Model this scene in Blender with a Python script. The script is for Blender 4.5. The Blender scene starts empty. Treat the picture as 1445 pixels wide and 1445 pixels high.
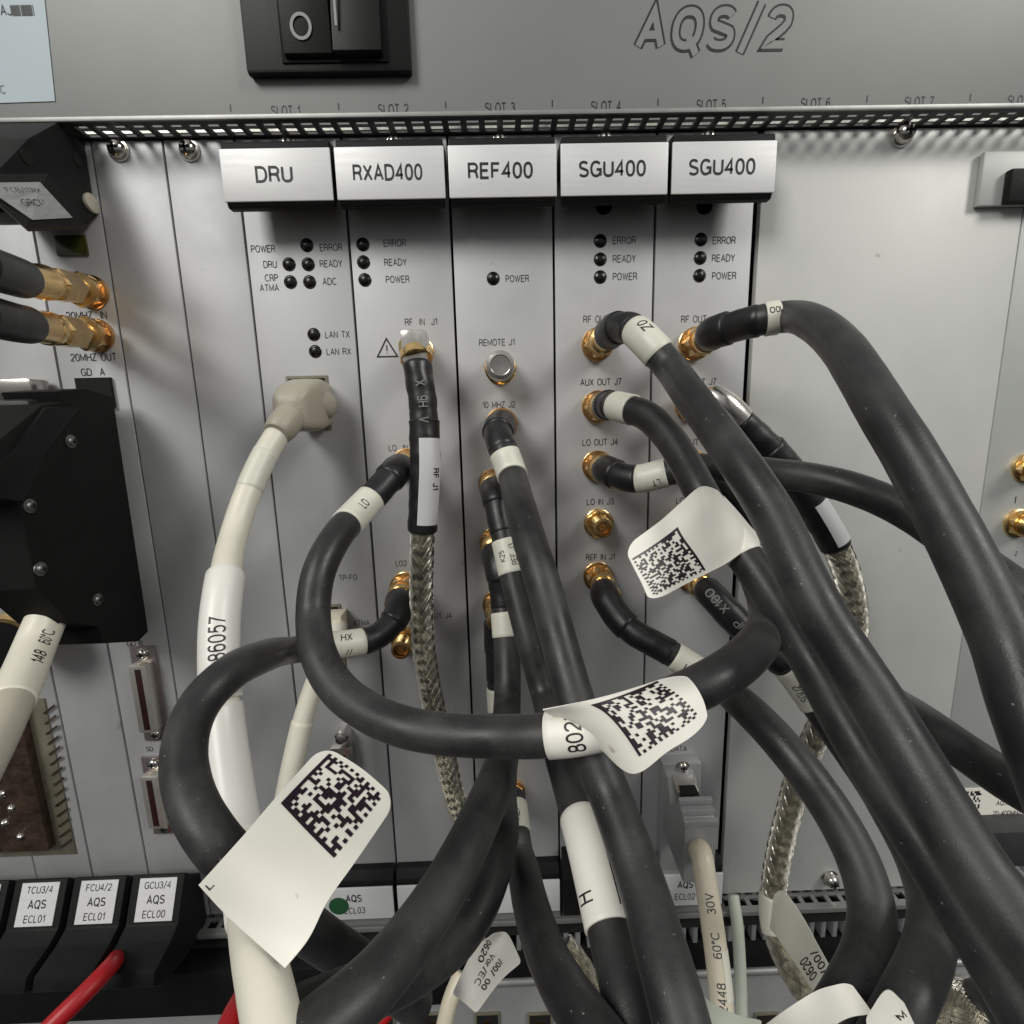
import bpy, bmesh, math, random
import numpy as np
from mathutils import Vector, Matrix
random.seed(7); np.random.seed(7)
sc = bpy.context.scene
COL = sc.collection
MM = 0.001
# ------------------------------------------------------------------ camera
# camera solved from the rack's real pitch: slots 30.48 mm, panels 262 mm high; all lengths below in mm
F = 720.0; HALF = 722.5                     # focal length and half width of the 1445 px photograph
CAM = np.array([73.962, -164.658, -80.707])
pch, yaw, rol = 0.1808473, 0.0179863, -0.0252321
_f = np.array([math.sin(yaw)*math.cos(pch), math.cos(yaw)*math.cos(pch), -math.sin(pch)])
_r = np.array([math.cos(yaw), -math.sin(yaw), 0.0]); _u = np.cross(_r, _f)
cR = _r*math.cos(rol)+_u*math.sin(rol); cU = -_r*math.sin(rol)+_u*math.cos(rol); cF = _f
cam = bpy.data.cameras.new('camera'); co = bpy.data.objects.new('camera', cam); COL.objects.link(co)
cam.sensor_width = 36; cam.lens = 36*F/1445; cam.clip_start = 0.002; cam.clip_end = 50
co.matrix_world = Matrix(((cR[0], cU[0], -cF[0], CAM[0]*MM), (cR[1], cU[1], -cF[1], CAM[1]*MM), (cR[2], cU[2], -cF[2], CAM[2]*MM), (0, 0, 0, 1)))
sc.camera = co
# ------------------------------------------------------------------ world and lamps
w = bpy.data.worlds.new('World'); sc.world = w; w.use_nodes = True
nt = w.node_tree; bgn = nt.nodes['Background']
tc = nt.nodes.new('ShaderNodeTexCoord'); sx = nt.nodes.new('ShaderNodeSeparateXYZ'); cr = nt.nodes.new('ShaderNodeValToRGB')
nt.links.new(tc.outputs['Generated'], sx.inputs[0]); 
mp = nt.nodes.new('ShaderNodeMapRange'); mp.inputs['From Min'].default_value = -1; nt.links.new(sx.outputs['Z'], mp.inputs['Value'])
nt.links.new(mp.outputs[0], cr.inputs[0])
cr.color_ramp.elements[0].color = (0.045, 0.047, 0.05, 1); cr.color_ramp.elements[0].position = 0.30
cr.color_ramp.elements[1].color = (0.70, 0.71, 0.70, 1); cr.color_ramp.elements[1].position = 0.72
nt.links.new(cr.outputs[0], bgn.inputs['Color']); bgn.inputs['Strength'].default_value = 0.50
def lamp(name, loc, target, sx_, sy_, power, col):
    l = bpy.data.lights.new(name, 'AREA'); l.shape = 'RECTANGLE'; l.size = sx_; l.size_y = sy_; l.energy = power; l.color = col
    o = bpy.data.objects.new(name, l); COL.objects.link(o); o.location = loc
    o.rotation_euler = (Vector(target)-Vector(loc)).to_track_quat('-Z', 'Y').to_euler()
    return o
lamp('ceiling_lamp_left', (-0.85, -1.25, 1.05), (0.05, 0, -0.1), 0.65, 0.8, 20.5, (1, 0.985, 0.935))
lamp('ceiling_lamp_right', (1.35, -0.95, 0.95), (0.1, 0, -0.1), 0.4, 0.6, 14.0, (1, 0.98, 0.925))
sc.view_settings.view_transform = 'Standard'; sc.view_settings.look = 'None'; sc.view_settings.gamma = 1
sc.view_settings.exposure = 0.0
# ------------------------------------------------------------------ projection helpers (photo pixel -> place)
def ray(px, py): return cF + cR*(px-HALF)/F - cU*(py-HALF)/F
def P(px, py, d=0.0):                         # point d mm proud of the panel plane (y = 0)
    r = ray(px, py); t = (-d-CAM[1])/r[1]; return CAM+r*t
def PX(px, py, X): r = ray(px, py); return CAM+r*((X-CAM[0])/r[0])
def PZ(px, py, Z): r = ray(px, py); return CAM+r*((Z-CAM[2])/r[2])
def V(px, py, z): return CAM+ray(px, py)*z   # point at distance z mm along the view axis
def proj(p):
    d = np.asarray(p)-CAM; wv = d@cF; return np.array([HALF+F*(d@cR)/wv, HALF-F*(d@cU)/wv])
def nrm(v): v = np.asarray(v, float); n = np.linalg.norm(v); return v/n if n > 1e-12 else v
# ------------------------------------------------------------------ materials
M = {}
def mat(name, base, rough=0.5, metal=0.0, var=0.0, vscale=200, bump=0.0, bscale=1500, spec=0.5, stretch=None, specks=None, bdist=0.0002, coat=0.0, rvar=0.0):
    m = bpy.data.materials.new(name); m.use_nodes = True; n = m.node_tree; b = n.nodes['Principled BSDF']
    b.inputs['Base Color'].default_value = (*base, 1); b.inputs['Roughness'].default_value = rough; b.inputs['Metallic'].default_value = metal
    b.inputs['Specular IOR Level'].default_value = spec; b.inputs['Coat Weight'].default_value = coat
    tcn = n.nodes.new('ShaderNodeTexCoord'); mpg = n.nodes.new('ShaderNodeMapping'); n.links.new(tcn.outputs['Object'], mpg.inputs[0])
    if stretch: mpg.inputs['Scale'].default_value = stretch
    src = None
    if var > 0 or rvar > 0:
        no = n.nodes.new('ShaderNodeTexNoise'); no.inputs['Scale'].default_value = vscale; no.inputs['Detail'].default_value = 6; no.inputs['Roughness'].default_value = 0.62
        n.links.new(mpg.outputs[0], no.inputs['Vector'])
        mx = n.nodes.new('ShaderNodeMix'); mx.data_type = 'RGBA'
        mx.inputs[6].default_value = (*[c*(1-var) for c in base], 1); mx.inputs[7].default_value = (*[min(1, c*(1+var)) for c in base], 1)
        rr = n.nodes.new('ShaderNodeMapRange'); rr.inputs['From Min'].default_value = 0.3; rr.inputs['From Max'].default_value = 0.7
        n.links.new(no.outputs['Fac'], rr.inputs['Value']); n.links.new(rr.outputs[0], mx.inputs[0]); src = mx.outputs[2]
        if rvar > 0:
            r2 = n.nodes.new('ShaderNodeMapRange'); r2.inputs['From Min'].default_value = 0.3; r2.inputs['From Max'].default_value = 0.7
            r2.inputs['To Min'].default_value = rough-rvar; r2.inputs['To Max'].default_value = rough+rvar
            n.links.new(no.outputs['Fac'], r2.inputs['Value']); n.links.new(r2.outputs[0], b.inputs['Roughness'])
    if specks:
        amt, scol, sscale = specks
        vo = n.nodes.new('ShaderNodeTexNoise'); vo.inputs['Scale'].default_value = sscale; vo.inputs['Detail'].default_value = 2
        n.links.new(mpg.outputs[0], vo.inputs['Vector'])
        vr = n.nodes.new('ShaderNodeMapRange'); vr.inputs['From Min'].default_value = amt; vr.inputs['From Max'].default_value = amt+0.06
        n.links.new(vo.outputs['Fac'], vr.inputs['Value'])
        m2 = n.nodes.new('ShaderNodeMix'); m2.data_type = 'RGBA'; m2.inputs[7].default_value = (*scol, 1)
        if src: n.links.new(src, m2.inputs[6])
        else: m2.inputs[6].default_value = (*base, 1)
        n.links.new(vr.outputs[0], m2.inputs[0]); src = m2.outputs[2]
    if src: n.links.new(src, b.inputs['Base Color'])
    if bump > 0:
        nb = n.nodes.new('ShaderNodeTexNoise'); nb.inputs['Scale'].default_value = bscale; nb.inputs['Detail'].default_value = 4
        n.links.new(mpg.outputs[0], nb.inputs['Vector']); bp = n.nodes.new('ShaderNodeBump'); bp.inputs['Strength'].default_value = bump; bp.inputs['Distance'].default_value = bdist
        n.links.new(nb.outputs['Fac'], bp.inputs['Height']); n.links.new(bp.outputs[0], b.inputs['Normal'])
    M[name] = m; return m
mat('panel', (0.465, 0.468, 0.476), 0.52, 0.30, var=0.05, vscale=60, bump=0.10, bscale=2600, rvar=0.05, specks=(0.74, (0.30, 0.30, 0.29), 160))
mat('blank_panel', (0.56, 0.563, 0.545), 0.52, 0.20, var=0.05, vscale=30, bump=0.08, bscale=2500, rvar=0.05, specks=(0.74, (0.36, 0.36, 0.34), 160))
mat('far_panel', (0.46, 0.475, 0.455), 0.45, 0.3, var=0.04, vscale=50, bump=0.1, bscale=2500)
mat('edge', (0.62, 0.62, 0.61), 0.32, 0.8, bump=0.05)
mat('housing', (0.245, 0.248, 0.240), 0.5, 0.25, var=0.04, vscale=40, bump=0.06, bscale=2500)
mat('rail', (0.30, 0.30, 0.29), 0.42, 0.5, var=0.12, vscale=120, bump=0.1)
mat('rail_dark', (0.06, 0.06, 0.06), 0.5, 0.5, var=0.2, vscale=200)  # underside shade of the top rail put into the colour; also braid cores
mat('strip', (0.46, 0.46, 0.42), 0.3, 0.5, var=0.55, vscale=260)
mat('plate', (0.70, 0.70, 0.70), 0.45, 0.15, var=0.02, vscale=90, stretch=(1, 6, 14), bump=0.05, rvar=0.05)
mat('switch_black', (0.005, 0.005, 0.005), 0.45, 0, spec=0.25, bump=0.1, bscale=1800)
mat('grey_print', (0.30, 0.30, 0.30), 0.5)
mat('black_plastic', (0.008, 0.008, 0.0083), 0.55, 0, spec=0.18, var=0.2, vscale=150, bump=0.25, bscale=1800)
mat('black_matte', (0.007, 0.007, 0.007), 0.7, 0, spec=0.2, var=0.2, vscale=120, bump=0.2, bscale=900)
mat('dark_plastic', (0.035, 0.035, 0.036), 0.5, 0, var=0.2, vscale=90, bump=0.3, bscale=900)
mat('gap', (0.004, 0.004, 0.004), 0.9)  # near-black that paints the shade inside gaps, holes and openings
mat('jacket', (0.0225, 0.0225, 0.0232), 0.47, 0, var=0.5, vscale=75, bump=0.16, bscale=2600, specks=(0.72, (0.20, 0.20, 0.19), 1300), rvar=0.12, spec=0.45)
mat('shrink', (0.010, 0.010, 0.011), 0.40, 0, var=0.3, vscale=200, bump=0.22, bscale=420, bdist=0.0004, rvar=0.08)
mat('gold', (0.88, 0.60, 0.27), 0.22, 1.0, var=0.16, vscale=300, bump=0.12, bscale=1200, rvar=0.08)
mat('gold_dark', (0.55, 0.31, 0.13), 0.3, 1.0, var=0.3, vscale=300, bump=0.12, bscale=1200)
mat('nickel', (0.62, 0.60, 0.56), 0.24, 1.0, var=0.15, vscale=250, bump=0.08)
mat('steel', (0.50, 0.50, 0.49), 0.2, 1.0, var=0.12, vscale=200)
mat('tin', (0.56, 0.54, 0.475), 0.36, 0.9, var=0.32, vscale=420, bump=0.4, bscale=1800)
mat('sleeve', (0.68, 0.68, 0.585), 0.42, 0, var=0.04, vscale=150, bump=0.15, bscale=700)
mat('paper', (0.86, 0.84, 0.765), 0.46, 0, var=0.025, vscale=60, bump=0.12, bscale=160, bdist=0.0005, specks=(0.75, (0.55, 0.50, 0.46), 300))
mat('white_jacket', (0.74, 0.71, 0.60), 0.42, 0, var=0.04, vscale=70, bump=0.2, bscale=900, specks=(0.74, (0.42, 0.38, 0.30), 260))
mat('white_tube', (0.78, 0.77, 0.72), 0.36, 0, var=0.03, vscale=70, bump=0.1)
mat('beige', (0.46, 0.43, 0.35), 0.5, 0, var=0.06, vscale=90, bump=0.3, bscale=1100)
mat('cream_jacket', (0.66, 0.60, 0.47), 0.42, 0, var=0.05, vscale=80, bump=0.2, bscale=900, specks=(0.74, (0.36, 0.31, 0.22), 260))
mat('green_jacket', (0.50, 0.54, 0.46), 0.42, 0, var=0.05, vscale=80)
mat('boot_plastic', (0.38, 0.35, 0.28), 0.45, 0, var=0.06, vscale=90, bump=0.5, bscale=1300)
mat('hood', (0.37, 0.375, 0.38), 0.38, 0.3, var=0.08, vscale=90, bump=0.3, bscale=1000)
mat('ink', (0.012, 0.012, 0.014), 0.5)
mat('grey_ink', (0.055, 0.055, 0.06), 0.6)
mat('pale_ink', (0.22, 0.22, 0.21), 0.6)
mat('code_ink', (0.022, 0.012, 0.018), 0.4)
mat('red_jacket', (0.40, 0.008, 0.012), 0.4, 0, var=0.1, vscale=100)
mat('green_dot', (0.02, 0.09, 0.035), 0.5)
mat('blue_paper', (0.42, 0.50, 0.54), 0.5, 0, var=0.03, vscale=50)
mat('olive', (0.045, 0.05, 0.012), 0.25, 0, var=0.35, vscale=500, coat=0.4)
mat('led', (0.007, 0.006, 0.006), 0.25, 0, spec=0.4)
mat('brown', (0.055, 0.035, 0.025), 0.4, 0.2, var=0.7, vscale=150, bump=0.7, bscale=300, bdist=0.001)
mat('olive_grey', (0.17, 0.16, 0.115), 0.55, 0.2, var=0.25, vscale=120, bump=0.3)
mat('pink_slot', (0.30, 0.26, 0.25), 0.35, 0.7, var=0.15, vscale=200)
mat('cream_edge', (0.60, 0.57, 0.52), 0.28, 0.7, var=0.1)
mat('maroon', (0.028, 0.008, 0.009), 0.4)
mat('label_white', (0.62, 0.62, 0.63), 0.4, 0.1)
mat('clear_dust', (0.52, 0.50, 0.47), 0.18, 0.5, var=0.3, vscale=300, coat=0.6)
for nm_, wt_ in (('jacket', 0.07), ('shrink', 0.05), ('black_plastic', 0.05)):      # fine dust catches light at the flanks
    b_ = M[nm_].node_tree.nodes['Principled BSDF']; b_.inputs['Sheen Weight'].default_value = wt_; b_.inputs['Sheen Roughness'].default_value = 0.45
n_ = M['jacket'].node_tree; b_ = n_.nodes['Principled BSDF']; src_ = b_.inputs['Base Color'].links[0].from_socket      # handling dust in soft patches
tn = n_.nodes.new('ShaderNodeTexNoise'); tn.inputs['Scale'].default_value = 38; tn.inputs['Detail'].default_value = 9; tn.inputs['Roughness'].default_value = 0.75
tcn_ = n_.nodes.new('ShaderNodeTexCoord'); n_.links.new(tcn_.outputs['Object'], tn.inputs['Vector'])
mr_ = n_.nodes.new('ShaderNodeMapRange'); mr_.inputs['From Min'].default_value = 0.47; mr_.inputs['From Max'].default_value = 0.68; n_.links.new(tn.outputs['Fac'], mr_.inputs['Value'])
mx_ = n_.nodes.new('ShaderNodeMix'); mx_.data_type = 'RGBA'; mx_.inputs[7].default_value = (0.052, 0.052, 0.051, 1); n_.links.new(mr_.outputs[0], mx_.inputs[0]); n_.links.new(src_, mx_.inputs[6]); n_.links.new(mx_.outputs[2], b_.inputs['Base Color'])
mr2 = n_.nodes.new('ShaderNodeMapRange'); mr2.inputs['From Min'].default_value = 0.4; mr2.inputs['From Max'].default_value = 0.66; mr2.inputs['To Min'].default_value = 0.36; mr2.inputs['To Max'].default_value = 0.60
n_.links.new(tn.outputs['Fac'], mr2.inputs['Value']); n_.links.new(mr2.outputs[0], b_.inputs['Roughness'])
mat('dull_screw', (0.22, 0.22, 0.21), 0.4, 0.9, var=0.2)
# ------------------------------------------------------------------ object helpers
ORG = {}
def root(name, base, label, cat, group=None):
    o = bpy.data.objects.new(name, None); COL.objects.link(o); o.empty_display_size = 0.01
    b = np.asarray(base, float); o.location = Vector(b*MM); ORG[o.name] = b
    o['label'] = label; o['category'] = cat
    if group: o['group'] = group
    return o
def tagp(o, label=None, kind=None):
    if label: o['label'] = label
    if kind: o['kind'] = kind
    return o
def build(name, bm, material, parent=None, sharp=0.6, label=None, kind=None, smooth=True):
    org = ORG[parent.name] if parent else np.array([0., 0., 0.])
    bm.normal_update()
    if smooth:
        for f in bm.faces: f.smooth = True
        for e in bm.edges:
            if len(e.link_faces) == 2 and e.calc_face_angle(0) > sharp: e.smooth = False
    for v in bm.verts: v.co = (v.co-Vector(org))*MM
    me = bpy.data.meshes.new(name); bm.to_mesh(me); bm.free(); me.materials.append(M[material])
    o = bpy.data.objects.new(name, me); COL.objects.link(o)
    if parent: o.parent = parent
    ORG[o.name] = org
    return tagp(o, label, kind)
def box_bm(x0, x1, y0, y1, z0, z1, bev=0.0, bm=None):
    own = bmesh.new(); r = bmesh.ops.create_cube(own, size=1)
    for v in own.verts: v.co = Vector(((x0+x1)/2+v.co.x*(x1-x0), (y0+y1)/2+v.co.y*(y1-y0), (z0+z1)/2+v.co.z*(z1-z0)))
    if bev > 0: bmesh.ops.bevel(own, geom=own.edges[:], offset=bev, segments=2, profile=0.6, affect='EDGES')
    return join(bm, own) if bm else own
def join(a, b):
    m = bpy.data.meshes.new('t'); b.to_mesh(m); b.free(); a.from_mesh(m); bpy.data.meshes.remove(m); return a
def box(name, x0, x1, d0, d1, z0, z1, material, parent=None, bev=0.0, **k):   # d = mm proud of the panel
    return build(name, box_bm(x0, x1, -d1, -d0, z0, z1, bev), material, parent, **k)
def frame(axis, ref=(0, 0, 1)):
    a = nrm(axis); x = np.cross(a, ref)
    if np.linalg.norm(x) < 0.05: x = np.cross(a, (1, 0, 0))
    x = nrm(x); return a, x, np.cross(a, x)
def lathe_bm(base, axis, prof, seg=24, bm=None, hexes=(), rot=0.0, cap=True):
    bm = bm or bmesh.new(); a, x, y = frame(axis); rings = []
    for i, (r, h) in enumerate(prof):
        ring = []
        for k in range(seg):
            t = 2*math.pi*k/seg+rot; rr = r
            if i in hexes: tt = (t-rot) % (math.pi/3)-math.pi/6; rr = r*math.cos(math.pi/6)/math.cos(tt)
            ring.append(bm.verts.new(Vector(np.asarray(base)+a*h+(x*math.cos(t)+y*math.sin(t))*rr)))
        rings.append(ring)
    for i in range(len(rings)-1):
        for k in range(seg): bm.faces.new((rings[i][k], rings[i][(k+1) % seg], rings[i+1][(k+1) % seg], rings[i+1][k]))
    if cap: bm.faces.new(rings[0][::-1]); bm.faces.new(rings[-1])
    return bm
def prism_bm(poly, x0, x1, bev=0.0):              # profile [(d,z)] pushed along X
    bm = bmesh.new(); a = [bm.verts.new((x0, -d, z)) for d, z in poly]; b = [bm.verts.new((x1, -d, z)) for d, z in poly]
    n = len(poly); bm.faces.new(a); bm.faces.new(b[::-1])
    for i in range(n): bm.faces.new((a[i], b[i], b[(i+1) % n], a[(i+1) % n]))
    bmesh.ops.recalc_face_normals(bm, faces=bm.faces[:])
    if bev > 0: bmesh.ops.bevel(bm, geom=bm.edges[:], offset=bev, segments=2, profile=0.6, affect='EDGES')
    return bm
def slab_bm(pts, thick, nv):                       # polygon of 3D points given thickness along nv
    bm = bmesh.new(); n = len(pts); nv = nrm(nv)*thick
    a = [bm.verts.new(Vector(p)) for p in pts]; b = [bm.verts.new(Vector(np.asarray(p)+nv)) for p in pts]
    bm.faces.new(a); bm.faces.new(b[::-1])
    for i in range(n): bm.faces.new((a[i], b[i], b[(i+1) % n], a[(i+1) % n]))
    bmesh.ops.recalc_face_normals(bm, faces=bm.faces[:]); return bm
TXT = {}
# text: drawn as constant-width strokes (cap height 1), cached as verts and faces, centred
def _arc(cx, cy, rx, ry, a0, a1, n=None, e=0.88):
    n = n or max(4, int(abs(a1-a0)/13)); o = []
    for k in range(n+1):
        a = math.radians(a0+(a1-a0)*k/n); c, s = math.cos(a), math.sin(a)
        o.append((cx+rx*math.copysign(abs(c)**e, c), cy+ry*math.copysign(abs(s)**e, s)))
    return o
def _oval(w, y0=0.0, y1=1.0): return _arc(w/2, (y0+y1)/2, w/2, (y1-y0)/2, 90, 450, 28)
GLY = {
 'A': (.66, [[(0, 0), (.33, 1), (.66, 0)], [(.12, .33), (.54, .33)]]),
 'B': (.58, [[(.3, .53), (0, .53), (0, 1), (.3, 1)]+_arc(.32, .765, .22, .235, 90, -90)[1:]+[(.3, .53)], [(0, .53), (0, 0), (.32, 0)]+_arc(.33, .265, .25, .265, -90, 90)[1:]+[(.3, .53)]]),
 'C': (.64, [_arc(.34, .5, .34, .5, 42, 318, 24)]),
 'D': (.64, [[(.28, 0), (0, 0), (0, 1), (.28, 1)]+_arc(.28, .5, .36, .5, 90, -90, 14)[1:]]),
 'E': (.54, [[(.54, 1), (0, 1), (0, 0), (.54, 0)], [(0, .52), (.48, .52)]]),
 'F': (.52, [[(.52, 1), (0, 1), (0, 0)], [(0, .52), (.45, .52)]]),
 'G': (.68, [_arc(.34, .5, .34, .5, 42, 345, 24)+[(.67, .46), (.38, .46)], [(.67, .48), (.67, .02)]]),
 'H': (.60, [[(0, 0), (0, 1)], [(.60, 0), (.60, 1)], [(0, .52), (.60, .52)]]),
 'I': (.0, [[(0, 0), (0, 1)]]),
 'J': (.46, [[(.46, 1), (.46, .27)]+_arc(.23, .25, .23, .25, 0, -180, 10)]),
 'K': (.62, [[(0, 0), (0, 1)], [(.58, 1), (.02, .38)], [(.2, .58), (.62, 0)]]),
 'L': (.48, [[(0, 1), (0, 0), (.48, 0)]]),
 'M': (.74, [[(0, 0), (0, 1), (.37, .12), (.74, 1), (.74, 0)]]),
 'N': (.60, [[(0, 0), (0, 1), (.60, 0), (.60, 1)]]),
 'O': (.68, [_oval(.68)]),
 'P': (.56, [[(0, 0), (0, 1), (.3, 1)]+_arc(.3, .74, .26, .26, 90, -90)[1:]+[(0, .48)]]),
 'Q': (.68, [_oval(.68), [(.42, .24), (.70, -.06)]]),
 'R': (.60, [[(0, 0), (0, 1), (.32, 1)]+_arc(.32, .75, .25, .25, 90, -90)[1:]+[(0, .5)], [(.32, .5), (.50, .40), (.56, .1), (.60, 0)]]),
 'S': (.58, [_arc(.29, .755, .26, .245, 25, 235, 14)[:-1]+[(.16, .56), (.42, .46)]+_arc(.29, .25, .29, .25, 50, -155, 14)[1:]]),
 'T': (.58, [[(0, 1), (.58, 1)], [(.29, 1), (.29, 0)]]),
 'U': (.60, [[(0, 1), (0, .32)]+_arc(.30, .30, .30, .30, 180, 360, 14)+[(.60, 1)]]),
 'V': (.62, [[(0, 1), (.31, 0), (.62, 1)]]),
 'W': (.90, [[(0, 1), (.23, 0), (.45, .95), (.67, 0), (.90, 1)]]),
 'X': (.60, [[(0, 1), (.60, 0)], [(.60, 1), (0, 0)]]),
 'Y': (.60, [[(0, 1), (.30, .45), (.60, 1)], [(.30, .45), (.30, 0)]]),
 'Z': (.56, [[(0, 1), (.56, 1), (0, 0), (.56, 0)]]),
 '0': (.52, [_oval(.52)]),
 '1': (.26, [[(0, .76), (.14, .82), (.26, 1), (.26, 0)]]),
 '2': (.50, [_arc(.26, .73, .25, .27, 170, -20, 14)+[(.40, .48), (.06, .14), (0, 0), (.50, 0)]]),
 '3': (.50, [_arc(.25, .76, .22, .24, 160, -80, 12)+[(.2, .53)], [(.2, .53)]+_arc(.25, .27, .25, .27, 85, -165, 14)]),
 '4': (.52, [[(.40, 0), (.40, 1), (0, .30), (.52, .30)]]),
 '5': (.50, [[(.46, 1), (.10, 1), (.05, .52)]+_arc(.25, .32, .25, .32, 130, -150, 15)]),
 '6': (.50, [_arc(.26, .68, .24, .32, 35, 180, 9)+[(.01, .5)]+_arc(.25, .31, .24, .31, 180, 540, 20)]),
 '7': (.50, [[(0, 1), (.50, 1), (.28, .5), (.16, 0)]]),
 '8': (.50, [_arc(.25, .765, .22, .235, -90, 270, 20), _arc(.25, .265, .25, .265, 90, 450, 20)]),
 '9': (.50, [_arc(.25, .69, .24, .31, 0, 360, 20)+[(.49, .5)]+_arc(.24, .32, .25, .32, 0, -145, 10)[1:]]),
 '/': (.38, [[(0, -.04), (.38, 1.04)]]), '°': (.24, [_arc(.12, .86, .12, .13, 90, 450, 14)]), '-': (.3, [[(0, .42), (.3, .42)]]),
 '!': (.0, [[(0, .32), (0, 1)], [(0, 0), (0, .10)]]), '(': (.2, [_arc(.24, .5, .24, .62, 125, 235, 8)]),
 'a': (.42, [[(.42, .66), (.42, 0)], _arc(.21, .33, .21, .33, 0, 360, 16)]), 'r': (.26, [[(0, .66), (0, 0)], [(0, .42), (.1, .62), (.26, .64)]]), ' ': (.34, []),
}
def text_mesh(s, shear=0.0, outline=False, fine=0.0, weight=0.0, stroke=0.13, skel=0.0):
    stroke = stroke+weight*2.5; skel = skel or stroke
    key = (s, shear, fine, stroke, skel)
    if key not in TXT:
        vs, fs, x0 = [], [], 0.0; k_ = 0
        for ch in s:
            wd, st = GLY[ch]
            for pl in st:
                k_ += 1; zz = (k_ % 5)*0.0025; h = stroke/2
                pts = [np.array([x0+p[0], p[1]*(1-skel)+skel/2 if -.02 < p[1] < 1.02 else p[1]]) for p in pl]
                q = [pts[0]]
                for a, b in zip(pts[:-1], pts[1:]):
                    L = np.linalg.norm(b-a)
                    if L < 1e-5: continue
                    m_ = max(1, int(math.ceil(L/fine))) if fine else 1
                    for j in range(1, m_+1): q.append(a+(b-a)*j/m_)
                n = len(q); closed = np.linalg.norm(q[0]-q[-1]) < 1e-4
                base = len(vs)
                for i in range(n):
                    d0 = q[i]-q[i-1] if i > 0 else (q[i]-q[-2] if closed else q[1]-q[0])
                    d1 = q[i+1]-q[i] if i < n-1 else (q[1]-q[0] if closed else q[i]-q[i-1])
                    d0 = d0/(np.linalg.norm(d0)+1e-9); d1 = d1/(np.linalg.norm(d1)+1e-9); t = d0+d1; lt = np.linalg.norm(t)
                    t = t/lt if lt > .2 else d1
                    c = max(.42, abs(t@d1)); nn_ = np.array([-t[1], t[0]])*h/c
                    for sg in (1, -1):
                        p = q[i]+nn_*sg; vs.append((p[0]+p[1]*shear, p[1], zz))
                for i in range(n-1): fs.append((base+2*i+1, base+2*i+3, base+2*i+2, base+2*i))
            x0 += wd+skel+0.10
        x1 = x0-skel-0.10; vs = [(x-x1/2, y-.5, z) for x, y, z in vs]
        TXT[key] = (vs, fs)
    return TXT[key]
def map_text(name, s, fn, material, parent, **k):
    vs, fs = text_mesh(s, **k); bm = bmesh.new(); bv = [bm.verts.new(Vector(fn(x, y, z))) for x, y, z in vs]
    for f in fs:
        try: bm.faces.new([bv[i] for i in f])
        except ValueError: pass
    return build(name, bm, material, parent, smooth=False)
def ptext(s, px, py, cap, parent, d=0.06, sx=0.80, material='grey_ink', pos=None, **k):    # print on a panel, cap height in mm
    c = P(px, py, d) if pos is None else np.array(pos, float)
    return map_text('lettering', s, lambda x, y, z: c+np.array([x*cap*sx, -z*cap, y*cap]), material, parent, **k)
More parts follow.
